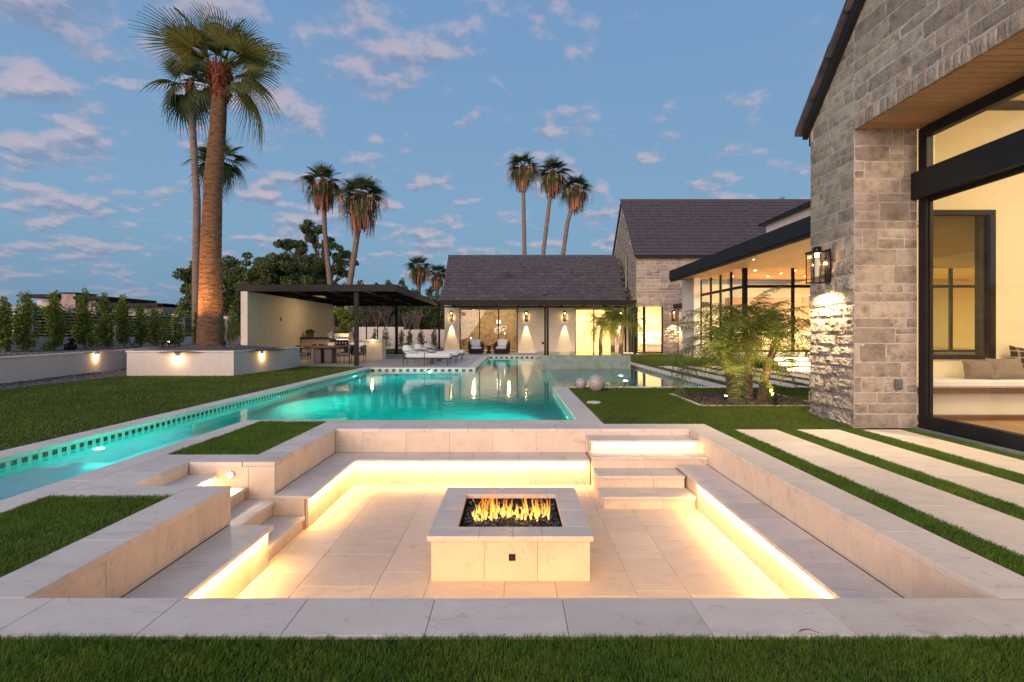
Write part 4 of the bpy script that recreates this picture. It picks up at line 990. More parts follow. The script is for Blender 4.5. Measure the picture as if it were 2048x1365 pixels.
MB().cbox(9.3, 11.1, 36.9, 38.9, .02, .42, .05).build('bed_base', CUSH, bd); MB().cbox(9.28, 11.12, 36.85, 38.9, .43, .68, .09).build('mattress', CUSH, bd)
MB().cbox(9.2, 11.18, 38.95, 39.1, .02, 1.35, .05).build('headboard', CUSH, bd)
pillow('pillow', 'white pillow on the left of the bed in the corner bedroom', CUSH, (9.75, 38.5, .98), .62, .46, .22, 0, R(-20)); pillow('pillow', 'grey blue pillow on the right of the bed in the corner bedroom', mat('blue_pillow', (.22, .25, .26), .95, .05, 4, .03), (10.45, 38.4, .95), .6, .42, .2, 0, R(-20))
light('bedroom_light', 'AREA', (9.7, 37.2, 3.0), 420, (1, .78, .46), (0, .2, -1), 1.6)
lantern((10.62, TY - .02, 2.42), 0, 1.3, 'black lantern on the rough stone pier right of the bedroom window')
light('lantern_wash', 'SPOT', (10.62, TY - .24, 2.0), 170, (1, .70, .36), (0, .12, -1), .02, spot=110, blend=.5)
light('lantern_wash', 'POINT', (10.62, TY - .2, 2.45), 4, (1, .70, .36), None, .04)
# small white wing with its own dark eave between stone pier and glass room
sw = thing('white_link', 'narrow white wing with a small dark eave beside the stone pier', 'building', (11.3, 33.4, 0))
MB().box(11.0, 11.9, 32.6, 35.1, 0, 2.95).build('wall', STUCCO, sw); MB().cbox(10.6, 12.0, 32.2, 35.1, 2.97, 3.22, .02).build('eave', BRONZE, sw)
light('link_wash', 'POINT', (11.2, 32.3, 1.8), 3, (1, .72, .4), None, .05)

# ================================================================= GLASS GREAT ROOM
gr_ = thing('glass_room', 'glass walled great room under a deep flat black roof', 'building', (12, 25, 0))
GX, GY, GZ = 10.8, 24.7, 4.36
MB().box(9.9, 10.25, 29.0, 31.0, 0, GZ + .1).build('end_wall', STUCCO, gr_, label='white end wall of the glass room')
RX0 = 8.9
MB().cbox(RX0, RX0 + .12, 6.0 + 5.5, 30.2, 4.34, 4.86, .008).box(RX0 + .10, 26, 30.1, 30.2, 4.34, 4.85).box(RX0 + .121, 26, 11.5, 30.09, 4.74, 4.85).build('roof', mat('black_fascia', (.020, .020, .022), .6, .1, 2, 0, spec=.2), gr_)
MB().cbox(RX0 + .03, RX0 + .15, 11.5, 30.1, 4.22, 4.338, .004).build('lower_trim', BRONZE, gr_)
x = RX0 + .16
while x < 17: slab('soffit_board', gr_, x, x + .16, 11.5, 30.0, GZ, GZ + .02, WOODC, c=.004, g=.003, axes='x'); x += .16
MB().box(17, 26, 11.5, 33, GZ, GZ + .02).build('ceiling', ROOMW, gr_)
for i, (xx, yy) in enumerate(((9.9, 17.2), (9.9, 21.8), (12.2, 20.6))):
    MB().tube([(xx, yy, GZ - .001), (xx, yy, GZ - .008)], .035, 12).build('downlight', DOWN, gr_)
    light('soffit_down', 'SPOT', (xx, yy, GZ - .03), 90, (1, .78, .48), (0, 0, -1), .04, spot=110, blend=.8)
# glazing: frame bars
fb = thing('glazed_front', 'bronze framed glazing around the great room corner', 'window', (GX, GY, 0))
def bar(x0, x1, y0, y1, z0, z1, nm='mullion'): return MB().cbox(x0, x1, y0, y1, z0, z1, .005).build(nm, BRONZE, fb)
bar(GX - .05, GX + .14, GY, GY + .19, .3, GZ - .001, 'corner_post')
for yy in (26.25, 27.6, 28.95, 30.5): bar(GX - .02, GX + .08, yy, yy + .1, .3, GZ - .001)
for xx in (13.02, 15.35, 17.9, 20.4): bar(xx, xx + .11, GY, GY + .14, .45, GZ - .001)
bar(GX + .141, 24, GY, GY + .14, 3.45, 3.58, 'transom'); bar(GX - .02, GX + .08, GY + .191, 26.249, 3.45, 3.58, 'transom')
for a, b_ in ((26.351, 27.599), (27.701, 28.949), (29.051, 30.499)): bar(GX - .02, GX + .08, a, b_, 3.45, 3.58, 'transom')
bar(GX + .141, 24, GY + .0, GY + .14, .45, .55, 'sill')
for a, b_ in ((GX + .14, 13.02), (13.13, 15.35), (15.46, 17.9), (18.0, 20.4)):
    MB().box(a, b_, GY + .06, GY + .07, .55, 3.45).build('pane', GLASS, fb); MB().box(a, b_, GY + .06, GY + .07, 3.58, GZ).build('pane', GLASS, fb)
for a, b_ in ((GY + .19, 26.25), (26.35, 27.6), (27.7, 28.95), (29.05, 30.5)):
    MB().box(GX + .02, GX + .03, a, b_, .3, 3.45).build('pane', GLASS, fb); MB().box(GX + .02, GX + .03, a, b_, 3.58, GZ).build('pane', GLASS, fb)
MB().box(GX - .1, 26, GY - .05, 33, -.02, .44).build('plinth', STUCCO, gr_)
ri_ = thing('great_room_interior', 'warm interior of the great room with oak cabinets and downlights', 'room', (15, 29, .45))
MB().box(GX, 26, 33, 33.1, .44, GZ).box(25.9, 26, 24.9, 32.9, .44, GZ).build('room_wall', ROOMW, ri_); MB().box(GX + .1, 25.9, 24.9, 33, .44, .455).build('room_floor', WOODF, ri_)
for i in range(9): MB().cbox(13.2 + i * .9, 14.08 + i * .9, 32.35, 32.99, 1.9, 3.5, .01).build('cabinet_door', CAB, ri_)
for i in range(9): MB().cbox(13.2 + i * .9, 14.08 + i * .9, 32.25, 32.99, .455, 1.3, .01).build('base_cabinet', CAB, ri_)
MB().cbox(13.1, 21.3, 32.1, 32.98, 1.31, 1.36, .01).build('worktop', STUCCO, ri_)
MB().cbox(15.2, 15.75, 27.0, 27.06, 1.6, 3.1, .01).build('wall_panel', CAB, ri_)
fau = MB().tube([(16.5, 32.4, 1.36), (16.5, 32.4, 1.75), (16.5, 32.25, 1.85), (16.5, 32.1, 1.78)], .02, 8).build('tap', STEEL, ri_)
isl = MB().cbox(14.0, 17.5, 29.8, 30.8, .455, 1.35, .02).build('kitchen_island', ROOMW, ri_)
for yy in (25.6, 26.9, 28.3):
    for xx in (11.7, 13.6, 15.6, 17.6): MB().tube([(xx, yy, GZ - .001), (xx, yy, GZ - .01)], .07, 10).build('downlight', DOWN, ri_)
light('great_light', 'AREA', (14.0, 27.0, 4.1), 1000, (1, .80, .50), (-.2, .2, -1), 3.0); light('great_light', 'AREA', (18.5, 28.0, 3.6), 1000, (1, .80, .50), (0, .2, -1), 3.0)
light('cabinet_light', 'AREA', (17, 32.5, 1.85), 30, (1, .74, .4), (0, 0, -1), 7, .1)
# lit steps up to the glass room
st = thing('house_steps', 'three white steps with glowing undersides leading up to the glass room', 'steps', (12, 19, 0))
for k, (yy, zz) in enumerate(((18.8, .15), (19.4, .30), (20.0, .45))):
    y2 = 19.4 if k == 0 else (20.0 if k == 1 else 24.64)
    MB().cbox(9.7, 16, yy, y2 + .02, zz - .04, zz, .004).build('tread', LIME, st); MB().box(9.73, 16, yy + .06, y2, zz - .15 + .001, zz - .041).build('riser', LIMEW, st)
    MB().box(9.75, 15.9, yy + .04, yy + .05, zz - .05, zz - .041).build('led_strip', LED, st)
    led('stair_led', (9.75, yy + .02, zz - .06), (15.9, yy + .02, zz - .06), 16, LC, (0, .3, -1), .02)
# upper white block with its own roof
ub = thing('upper_block', 'white upper storey block with a small lit window above the black roof', 'building', (14, 27, 4.9))
MB().box(14, 24, 24.0, 29.3, 4.86, 7.3).build('wall', STUCCO, ub)
MB().xprism([(22.5, 7.28), (29.7, 7.28), (29.7, 7.42), (22.5, 7.48)], 13.75, 25).build('roof', BLACK, ub)
w__ = MB().cbox(13.93, 14.0, 25.2, 28.0, 5.72, 6.5, .01).build('window_frame', BRONZE, ub)
for a, b_ in ((25.3, 26.05), (26.2, 26.95), (27.1, 27.85)): MB().box(13.92, 13.929, a, b_, 5.85, 6.4).build('pane', emat('upper_glow', (1, .62, .22), .9) if not bpy.data.materials.get('upper_glow') else bpy.data.materials['upper_glow'], ub)
# ================================================================= RAISED GRAVEL TERRACE, PLANTER, WALLS (left)
def gravel(name, rects, dens, size, zf, m, label, cat='gravel'):
    P = []
    for r_ in rects:
        n = int((r_[1] - r_[0]) * (r_[3] - r_[2]) * dens); P.append(np.stack([RNG.uniform(r_[0], r_[1], n), RNG.uniform(r_[2], r_[3], n)], 1))
    P = np.concatenate(P); n = len(P); z_ = zf(P[:, 0], P[:, 1])
    oc = np.array([[1, 0, 0], [-1, 0, 0], [0, 1, 0], [0, -1, 0], [0, 0, .7], [0, 0, -.7]]) 
    V = np.einsum('nij,kj->nki', rotm(RNG.uniform(0, 6.28, (n, 3))), oc) * (size * RNG.uniform(.5, 1.3, n))[:, None, None] * RNG.uniform(.7, 1.2, (n, 6, 1))
    V += np.stack([P[:, 0], P[:, 1], z_], 1)[:, None, :]
    F = (np.arange(n)[:, None, None] * 6 + np.array([[0, 2, 4], [2, 1, 4], [1, 3, 4], [3, 0, 4], [2, 0, 5], [1, 2, 5], [3, 1, 5], [0, 3, 5]])[None]).reshape(-1, 3)
    o = put(name, npmesh(name, V.reshape(-1, 3), F), m); o['kind'] = 'stuff'; return tag(o, label, cat)
def pebble_mat(name, dark, light_):
    m, t, b = newmat(name); g_ = nd(t, 'ShaderNodeNewGeometry')
    t.links.new(ramp(t, g_.outputs['Random Per Island'], [(0, dark), (.7, tuple((a + c) / 2 for a, c in zip(dark, light_))), (1, light_)]), b.inputs['Base Color']); b.inputs['Roughness'].default_value = .85; return m
PEB = pebble_mat('pebbles', (.07, .055, .055), (.34, .29, .29)); PEBL = pebble_mat('lava_pebbles', (.03, .02, .018), (.17, .12, .10))
curve = [(-12.4, 6.0), (-13.1, 10.0), (-13.55, 14.0), (-14.1, 17.0), (-14.85, 20.6), (-16.6, 25.0), (-18.5, 30.0)]
def offs(c, d):
    out = []
    for i, p in enumerate(c):
        a = Vector(c[max(i - 1, 0)]); b_ = Vector(c[min(i + 1, len(c) - 1)]); t_ = (b_ - a).normalized(); out.append((p[0] - t_.y * d, p[1] + t_.x * d))
    return out
rw = thing('retaining_wall', 'long low curved white retaining wall at the far left of the lawn', 'wall', (-13.5, 14, 0))
oc_ = offs(curve, .25)
MB().prism(curve[:] + oc_[::-1], -.3, .655).build('wall', STUCCO, rw)
ic = offs(curve, -.03); ocp = offs(curve, .28); MB().prism(ic + ocp[::-1], .657, .70).build('cap', LIME, rw)
# raised ground behind it
pts = oc_ + [(-18.5, 33.5), (-11.1, 33.5), (-11.1, 46), (-60, 46), (-60, 6)]
MB().prism([(-12.65, 6.0)] + oc_[1:5] + [(-12.0, 20.6), (-12.0, 33.5), (-60, 33.5), (-60, 6)], -.2, .665).build('gravel_terrace', GRAVELG, None, kind='structure')
gravel('gravel', [(-17.6, -14.1, 16, 30)], 330, .022, lambda x, y: .675 + .02 * np.sin(x * 2) * np.sin(y * 1.4), PEB, 'grey pebbles on the raised terrace before the slatted fence')
gravel('gravel', [(-14.2, -12.15, 6, 14), (-14.5, -12.15, 14, 20.5)], 420, .022, lambda x, y: -.004 + 0 * x, PEB, 'strip of grey pebbles at the foot of the curved retaining wall')
sheet('gravel_bed', [(-14.9, -12.15, 6, 20.8)], -.010, GRAVELG, kind='structure')
pl = thing('planter', 'white angular raised planter holding the big palm', 'planter', (-10.4, 18, 0))
pp = [(-12.1, 16.6), (-8.75, 16.6), (-8.45, 19.7), (-8.45, 21.0), (-12.6, 21.3), (-12.6, 18.2)]
MB().prism(pp, -.2, .74).build('wall', STUCCO, pl)
def grow(poly, d):
    c = Vector((sum(p[0] for p in poly) / len(poly), sum(p[1] for p in poly) / len(poly))); return [tuple(Vector(p) + (Vector(p) - c).normalized() * d) for p in poly]
MB().prism(grow(pp, .04), .742, .785).build('cap', LIME, pl)
MB().lathe(-10.4, 18.6, [(2.2, .74), (1.9, .80), (1.2, .87), (.4, .90), (.02, .905)], 24, .03).build('soil_mound', GRAVELG, pl, smooth=True)
gravel('gravel', [(-12.0, -8.75, 16.75, 20.4)], 700, .022, lambda x, y: np.maximum(.79, .92 - .05 * ((x + 10.4) ** 2 + (y - 18.6) ** 2)), PEB, 'grey pebbles round the foot of the big palm in the planter')
def wall_lamp(loc, d, label, pw=9):
    tt = thing('wall_light', label, 'light', loc, 'small garden wall lamps'); dv = Vector(d).normalized()
    MB().cbox(-.06, .06, -.03, .03, -.0, .03, .004).build('lamp_hood', BRONZE, tt, local=True)
    MB().lathe(0, 0, [(.035, -.012), (.045, -.03), (.03, -.055), (.01, -.06)], 12).build('lamp_lens', WALLLAMP, tt, local=True)
    tt.rotation_euler = (0, 0, math.atan2(dv.y, dv.x) + math.pi / 2)
    light('wall_lamp', 'POINT', Vector(loc) + dv * .07 + Vector((0, 0, -.09)), pw, (1, .62, .26), None, .03)
wall_lamp((-14.32, 18.25, .60), (.97, -.25, 0), 'glowing lamp on the curved retaining wall at the left', 7)
wall_lamp((-10.5, 16.57, .62), (0, -1, 0), 'glowing lamp on the front face of the palm planter', 8)
wall_lamp((-8.58, 18.15, .64), (1, -.1, 0), 'glowing lamp on the right hand face of the palm planter', 7)
# slatted fence
fe = thing('slatted_fence', 'white post fence with dark horizontal slats behind the clipped shrubs', 'fence', (-18.3, 24, .6))
def fpt(y): return -19.2 + (y - 15) * .105
ys = [14.2, 17.0, 20.3, 24.4, 28.4, 32.4, 36.4]
mb = MB()
for a, b_ in zip(ys[:-1], ys[1:]): mb.prism([(fpt(a), a), (fpt(a) - .2, a), (fpt(b_) - .2, b_), (fpt(b_), b_)], .5, 1.14)
mb.build('base_wall', STUCCO, fe)
for a in ys: MB().cbox(fpt(a) - .32, fpt(a) + .08, a - .24, a + .24, .5, 2.28, .01).cbox(fpt(a) - .36, fpt(a) + .12, a - .28, a + .28, 2.281, 2.34, .01).build('post', STUCCO, fe)
for a, b_ in zip(ys[:-1], ys[1:]):
    for k in range(8):
        z0 = 1.20 + k * .128; MB().prism([(fpt(a + .24) - .05, a + .245), (fpt(a + .24) - .10, a + .245), (fpt(b_ - .24) - .10, b_ - .245), (fpt(b_ - .24) - .05, b_ - .245)], z0, z0 + .062).build('slat', BLACK, fe)
    for yy in (a + .27, (a + b_) / 2, b_ - .29): MB().box(fpt(yy) - .13, fpt(yy) - .101, yy, yy + .05, 1.15, 2.2).build('upright', BLACK, fe)
# dark landscape speaker
spk = MB().tube([(0, 0, 0), (0, 0, .22), (0, .04, .40), (0, .10, .47)], [.20, .21, .15, .05], 12).build('garden_speaker', BLACK, None, smooth=True)
spk.location = (-17.2, 20.6, .66); tag(spk, 'black rounded garden speaker on the gravel before the fence', 'speaker')

# ================================================================= TREES AND SHRUBS
def leafcloud(centres, radii, n, size, flat=.7, name='foliage'):
    """many small leaf faces in clumps"""
    C_ = np.array(centres); Rr = np.array(radii); w = Rr ** 2; w = w / w.sum()
    idx = RNG.choice(len(C_), n, p=w)
    d = RNG.normal(0, 1, (n, 3)); d /= np.linalg.norm(d, axis=1)[:, None]; r_ = RNG.uniform(.35, 1.05, n) ** .6
    P = C_[idx] + d * (Rr[idx] * r_)[:, None] * np.array([1, 1, flat])
    a = RNG.normal(0, 1, (n, 3)); a /= np.linalg.norm(a, axis=1)[:, None]
    b_ = np.cross(a, RNG.normal(0, 1, (n, 3))); b_ /= np.linalg.norm(b_, axis=1)[:, None]
    s_ = (size * RNG.uniform(.6, 1.3, n))[:, None]
    V = np.stack([P - a * s_, P + b_ * s_ * .42, P + a * s_, P - b_ * s_ * .42], 1).reshape(-1, 3)
    return npmesh(name, V, np.arange(n * 4).reshape(-1, 4))
def clumps(cx, cy, cz, rx, ry, rz, n, r0, r1, rr, shell=.5):
    out = []; rad = []
    while len(out) < n:
        v = Vector((rr.gauss(0, 1), rr.gauss(0, 1), rr.gauss(0, 1))).normalized() * rr.uniform(shell, 1) 
        out.append((cx + v.x * rx, cy + v.y * ry, cz + v.z * rz)); rad.append(rr.uniform(r0, r1))
    return out, rad
def tree(name, label, cat, loc, blobs, n, leaf, m, trunk_h, trunk_r, group=None, seed=1, lean=0, cl=(26, .5, 1.0)):
    rr = random.Random(seed); t_ = thing(name, label, cat, loc, group)
    cs, rs = [], []
    mb = MB(); base = Vector((0, 0, -.1)); top = Vector((lean, 0, trunk_h))
    mb.tube([base, base.lerp(top, .5) + Vector((rr.uniform(-.1, .1), 0, 0)), top], [trunk_r * 1.3, trunk_r, trunk_r * .7], 8)
    for (bx, by, bz, rx, ry, rz, k) in blobs:
        a, b_ = clumps(bx, by, bz, rx, ry, rz, k, cl[1], cl[2], rr); cs += a; rs += b_
        e_ = Vector((bx, by, bz)); mid = top.lerp(e_, .5) + Vector((rr.uniform(-.3, .3), 0, rr.uniform(-.2, .3)))
        mb.tube([top, mid, e_], [trunk_r * .6, trunk_r * .4, trunk_r * .15], 6)
        for q in a[::3]: mb.tube([mid, Vector(q)], [trunk_r * .25, trunk_r * .08], 5)
    mb.build('trunk', BARK, t_, local=True)
    put('crown', leafcloud(cs, rs, n, leaf), m, t_, kind='stuff'); return t_
# clipped column shrubs in front of the fence
def shrub(x, y, z, h, w, seed, label, group='shrubs along the slatted fence', nleaf=1500, leaf=.055, m=None, irr=.25):
    rr = random.Random(seed); t_ = thing('column_shrub', label, 'shrub', (x, y, z), group)
    cs, rs = [], []
    nn = 22
    for i in range(nn):
        u = i / (nn - 1); ww = w * .5 * (.55 + .5 * math.sin(u * 2.9 + .2)) * (1 - .35 * u)
        cs.append((rr.uniform(-1, 1) * ww * .6, rr.uniform(-1, 1) * ww * .5, .30 + u * (h - .42))); rs.append(ww * rr.uniform(.45, .85))
    if rr.random() < .8:
        for _ in range(4): cs.append((rr.uniform(-.6, .6) * w, rr.uniform(-.3, .3) * w, rr.uniform(.15, .5))); rs.append(w * .22)
    put('foliage', leafcloud(cs, rs, nleaf, leaf, 1.15), m or LEAFS, t_, kind='stuff')
    MB().tube([(0, 0, -.05), (.01, 0, h * .45), (-.02, 0, h * .85)], [.035, .025, .01], 6).tube([(.06, 0, -.05), (.05, 0, 1.0)], .014, 5).build('stem', mat('pale_stem', (.30, .24, .18), .8, .1, 5, 0) if not bpy.data.materials.get('pale_stem') else bpy.data.materials['pale_stem'], t_, local=True)
    return t_
Kf = 1060
SH = [(6, 588, 34, 'leftmost shrub before the fence, cut by the edge of the picture'), (52, 581, 46, 'broad leafy shrub in front of the first white fence post from the left'), (108, 579, 38, 'loose topped shrub between the first post and the black speaker'),
      (168, 576, 38, 'tallest dense column shrub just right of the black speaker'), (209, 585, 38, 'column shrub left of the second white fence post'), (248, 588, 36, 'thin topped shrub just right of the second white fence post'),
      (280, 606, 34, 'lower dark shrub in the middle of the close group of three'), (312, 614, 38, 'bushy low shrub at the right of the close group of three'), (357, 603, 30, 'narrow shrub in front of the third white fence post'), (394, 622, 22, 'small shrub half hidden behind the big palm trunk'), (462, 618, 34, 'bright leafy shrub between the big palm trunk and the pavilion wall')]
for i, (pxx, py_, wpx, lb) in enumerate(SH):
    xx = [-17.3, -17.3, -17.2, -17.1, -17.0, -16.9, -16.7, -16.5, -16.2, -16.0, -16.6][i]
    d_ = xx / (pxx - 1026) * Kf; top = 1.35 + (666 - py_) / Kf * d_
    shrub(xx, d_, .64, top - .64, wpx * (.92 + .22 * ((i * 7) % 3) / 2) / Kf * d_, 20 + i, lb, nleaf=2700 if i < 6 else 2000)
sb = thing('low_shrub', 'small rounded bush at the foot of the close shrubs by the fence', 'shrub', (-16.4, 25.2, .66))
put('foliage', leafcloud([(0, 0, .35), (.25, 0, .28), (-.2, .1, .25)], [.35, .25, .25], 900, .05), LEAFS, sb, kind='stuff'); MB().tube([(0, 0, 0), (0, 0, .3)], .02, 5).build('stem', BARK, sb, local=True)

# trees behind
def px2(px_, d_): return (px_ - 1026) / Kf * d_
def pz(py_, d_): return 1.35 + (666 - py_) / Kf * d_
tree('dark_tree', 'dark broadleaf tree showing left and right of the big palm trunk', 'tree', (px2(455, 50), 50, 0), [(-3.1, 0, pz(560, 50), 1.1, 1.5, 2.4, 16), (0, 0, pz(580, 50), 2.2, 2.5, 2.8, 26), (1.5, 0, pz(550, 50), 1.8, 2, 2.0, 22), (-1.9, 0, pz(528, 50), 1.1, 1.6, 1.0, 10), (-2.6, 0, pz(610, 50), 1.4, 1.6, 2.0, 14), (1.2, 0, pz(615, 50), 2.2, 1.6, 1.8, 18)], 24000, .17, LEAFD, 3.0, .4, seed=3, cl=(0, .45, .95))
tree('dark_tree', 'rounded green tree rising just above the left end of the pavilion roof', 'tree', (px2(560, 48), 48, 0), [(0, 0, pz(545, 48), 2.0, 2, 1.9, 28), (-1.4, 0, pz(575, 48), 1.8, 2, 2.4, 22), (1.7, 0, pz(560, 48), 1.4, 2, 1.8, 16), (0, 0, pz(620, 48), 3.4, 2, 2.0, 26)], 24000, .16, LEAFD, 3.0, .35, seed=5, cl=(0, .45, .9))
tree('pine_tree', 'tall open crowned pine with bare limbs behind the pavilion', 'tree', (px2(655, 58), 58, 0), [(-1.7, 0, pz(460, 58), 1.2, 1.2, .9, 9), (-.6, 0, pz(483, 58), 1.6, 1.4, .8, 11), (-3.4, 0, pz(492, 58), 1.3, 1.2, .6, 8), (-4.8, 0, pz(490, 58), .7, 1, .5, 4), (.9, 0, pz(505, 58), 1.3, 1.4, .8, 9), (-2.6, 0, pz(515, 58), 1.6, 1.4, .9, 11), (2.0, 0, pz(518, 58), 1.2, 1, 1.0, 8), (1.9, 0, pz(545, 58), 1.1, 1, .6, 7), (.1, 0, pz(545, 58), 1.3, 1, .7, 8), (-1.8, 0, pz(550, 58), 1.6, 1.2, .8, 10), (0, 0, pz(585, 58), 4.0, 1.5, 1.6, 22)], 20000, .15, LEAFP, 5.8, .34, seed=8, lean=-.4, cl=(0, .35, .65))
for i, (p_, w_, top, lb) in enumerate([(688, 22, 566, 'conifer seen just right of the leaning palm trunk over the pavilion'), (722, 30, 562, 'dark conifer above the middle of the pavilion roof'), (752, 26, 566, 'conifer above the right part of the pavilion roof'), (778, 24, 560, 'slim pointed conifer near the right corner of the pavilion roof'), (806, 26, 558, 'conifer left of the two distant palms'), (832, 34, 572, 'bushy conifer below the left distant palm'), (862, 30, 568, 'conifer below the right distant palm'), (884, 26, 575, 'conifer touching the left gable of the low house')]):
    d_ = 52; rr = random.Random(40 + i); h = pz(top, d_); w = w_ / Kf * d_
    t_ = thing('conifer', lb, 'tree', (px2(p_, d_), d_, 0), 'conifers behind the garden wall'); cs, rs = [], []
    for k in range(40):
        u = rr.random() ** .8; ww = w * .62 * (1 - u) ** .55 + .1; cs.append((rr.uniform(-1, 1) * ww, rr.uniform(-1, 1) * ww, .3 + u * (h - .5))); rs.append(.22 + .38 * (1 - u))
    put('foliage', leafcloud(cs, rs, 4600, .12, 1.4), LEAFD, t_, kind='stuff'); MB().tube([(0, 0, 0), (0, 0, h * .9)], [.14, .03], 6).build('trunk', BARK, t_, local=True)
tree('leafy_tree', 'broad dark green tree filling the gap left of the pine behind the pavilion', 'tree', (px2(600, 53), 53, 0), [(0, 0, pz(570, 53), 3.6, 1.6, 2.0, 34), (1.5, 0, pz(535, 53), 1.6, 1.4, 1.2, 14), (-2.0, 0, pz(545, 53), 1.4, 1.4, 1.4, 14)], 22000, .14, LEAFD, 3.4, .3, seed=15, cl=(0, .4, .85))
for xx, yy, lb in ((4.9, 9.93, 'black bullet uplight at the front edge of the lava rock bed'),):
    g_ = thing('uplight', lb, 'light', (xx, yy, .0), 'garden uplights'); MB().tube([(0, -.05, 0), (0, -.05, .13), (0, 0, .15)], [.03, .035, .02], 10).build('housing', BLACK, g_, local=True)
# bare trees
def bare(x, y, h, seed, lb):
    rr = random.Random(seed); t_ = thing('bare_tree', lb, 'tree', (x, y, 0), 'leafless trees behind the garden wall'); mb = MB()
    def br_(p, d, L, r, lv):
        q = p + d * L; mb.tube([p, q], [r, r * .65], 5, False)
        if lv == 0: return
        for _ in range(3 if lv > 1 else 4):
            nd_ = (d + Vector((rr.uniform(-.55, .55), rr.uniform(-.55, .55), rr.uniform(.0, .35)))).normalized(); br_(p.lerp(q, rr.uniform(.45, 1)), nd_, L * rr.uniform(.55, .8), r * .6, lv - 1)
    br_(Vector((0, 0, 0)), Vector((0, 0, 1)), h * .38, .09, 4); mb.build('branches', TWIG, t_, local=True, kind='stuff')
for i, (p_, h, lb) in enumerate([(728, 4.6, 'bare twiggy tree just right of the pavilion post'), (755, 4.4, 'bare tree between the two thin black posts'), (775, 4.5, 'pale bare tree left of the back pavilion post'), (812, 4.3, 'bare tree right of the back pavilion post'), (838, 4.2, 'bare tree near the low house gable')]): bare(px2(p_, 49), 49, h, 60 + i, lb)
hd = thing('evergreen_hedge', 'tall dark hedge massed behind the garden wall', 'hedge', (-16, 54, 0))
cs = [(random.uniform(-9, 10), random.uniform(-.8, .8), random.uniform(.4, 4.2)) for _ in range(170)]
put('foliage', leafcloud(cs, [random.uniform(.6, 1.1) for _ in cs], 26000, .15), LEAFD, hd, kind='stuff')
# garden wall at the back, its posts and small shrubs
gw = thing('garden_wall', 'plain white garden wall behind the pavilion', 'wall', (-14, 45.5, 0))
MB().cbox(-20, -9.4, 45.5, 45.75, -.1, 1.85, .01).cbox(-9.39, -4.6, 45.5, 45.75, -.1, 1.62, .01).build('wall', STUCCO, gw)
for i, (p_, w_, tp, lb) in enumerate([(749, 14, 656, 'small shrub against the white garden wall, leftmost of the row'), (771, 20, 652, 'shrub with wide top against the white garden wall'), (803, 14, 658, 'dark shrub right of the back pavilion post'), (819, 16, 656, 'shrub in the middle of the garden wall row'), (842, 16, 657, 'shrub against the lower garden wall'), (868, 16, 655, 'dark shrub beside the low house corner')]):
    shrub(px2(p_, 43.5), 43.5, .0, pz(tp, 43.5), w_ / Kf * 43.5, 80 + i, lb, 'small shrubs along the garden wall', 900, .06, LEAFD)
tree('leafy_tree', 'leafy tree behind the grill at the right edge of the pavilion wall', 'tree', (px2(700, 37), 37, 0), [(0, 0, 1.9, .75, .6, 1.3, 18), (-.5, 0, 2.6, .5, .5, .5, 7)], 3800, .09, LEAFS, 1.0, .06, seed=13, cl=(0, .22, .42))
for i, p_ in enumerate((732.5, 755)): tag(MB().cbox(px2(p_, 38) - .035, px2(p_, 38) + .035, 38, 38.07, 0, pz(648, 38), .004).build('garden_post', BRONZE, None), ['thin black post standing on the lawn just right of the front pavilion post', 'thin black post on the lawn between two bare trees'][i], 'post', 'thin black posts behind the pavilion')
# distant scrub on the horizon
ds = []
for _ in range(420):
    a = random.uniform(-1.15, .9); d_ = random.uniform(90, 170); ds.append((d_ * math.sin(a), d_ * math.cos(a), random.uniform(.5, 3.2)))
put('distant_trees', leafcloud(ds, [random.uniform(1.5, 3.4) for _ in ds], 30000, .55), LEAFD, None, kind='stuff', label='dark distant scrub and trees along the horizon', category='trees')
ms_ = []
for _ in range(110): ms_.append((random.uniform(-46, -22), random.uniform(38, 52), random.uniform(.6, 2.9)))
put('neighbour_scrub', leafcloud(ms_, [random.uniform(.7, 1.4) for _ in ms_], 24000, .12), LEAFD, None, kind='stuff', label='grey green scrub between the fence and the neighbouring houses', category='bushes')
# neighbouring houses
def nhouse(lb, parts, loc):
    n_ = thing('neighbour_house', lb, 'house', loc, 'flat roofed houses beyond the fence')
    for nm, m_, b_ in parts: MB().cbox(*b_, .03).build(nm, m_, n_)
D_ = 70
NST = mat('neighbour_stone', (.42, .30, .25), .9, .2, 1.5, .1)
nhouse('neighbouring house with stone chimney block beyond the fence at the left', [('wall', STUCCO, (px2(60, D_), px2(180, D_), D_ + 1, D_ + 9, 0, pz(600, D_))), ('chimney', NST, (px2(128, D_), px2(157, D_), D_ - .5, D_ + 3, 0, pz(588, D_))), ('roof', BRONZE, (px2(66, D_), px2(127, D_), D_ - 1, D_ + 9, pz(597, D_), pz(590, D_))), ('roof', BRONZE, (px2(158, D_), px2(222, D_), D_ - 1, D_ + 9, pz(600, D_), pz(594, D_))), ('chimney_cap', BRONZE, (px2(126, D_), px2(159, D_), D_ - .7, D_ + 3.2, pz(588, D_), pz(586, D_)))], (px2(120, D_), D_, 0))
nhouse('low neighbouring house with a long dark flat roof beyond the fence', [('wall', STUCCO, (px2(225, D_), px2(326, D_), D_ + 1, D_ + 9, 0, pz(614, D_))), ('roof', BRONZE, (px2(200, D_), px2(331, D_), D_ - 1.5, D_ + 10, pz(615, D_), pz(608, D_))), ('window', mat('neighbour_glass', (.10, .14, .14), .2, .1, 1, 0), (px2(262, D_), px2(300, D_), D_ + .9, D_ + 1.2, pz(640, D_), pz(617, D_))), ('stone_end', NST, (px2(314, D_), px2(331, D_), D_ - .5, D_ + 2, 0, pz(607, D_)))], (px2(270, D_), D_, 0))

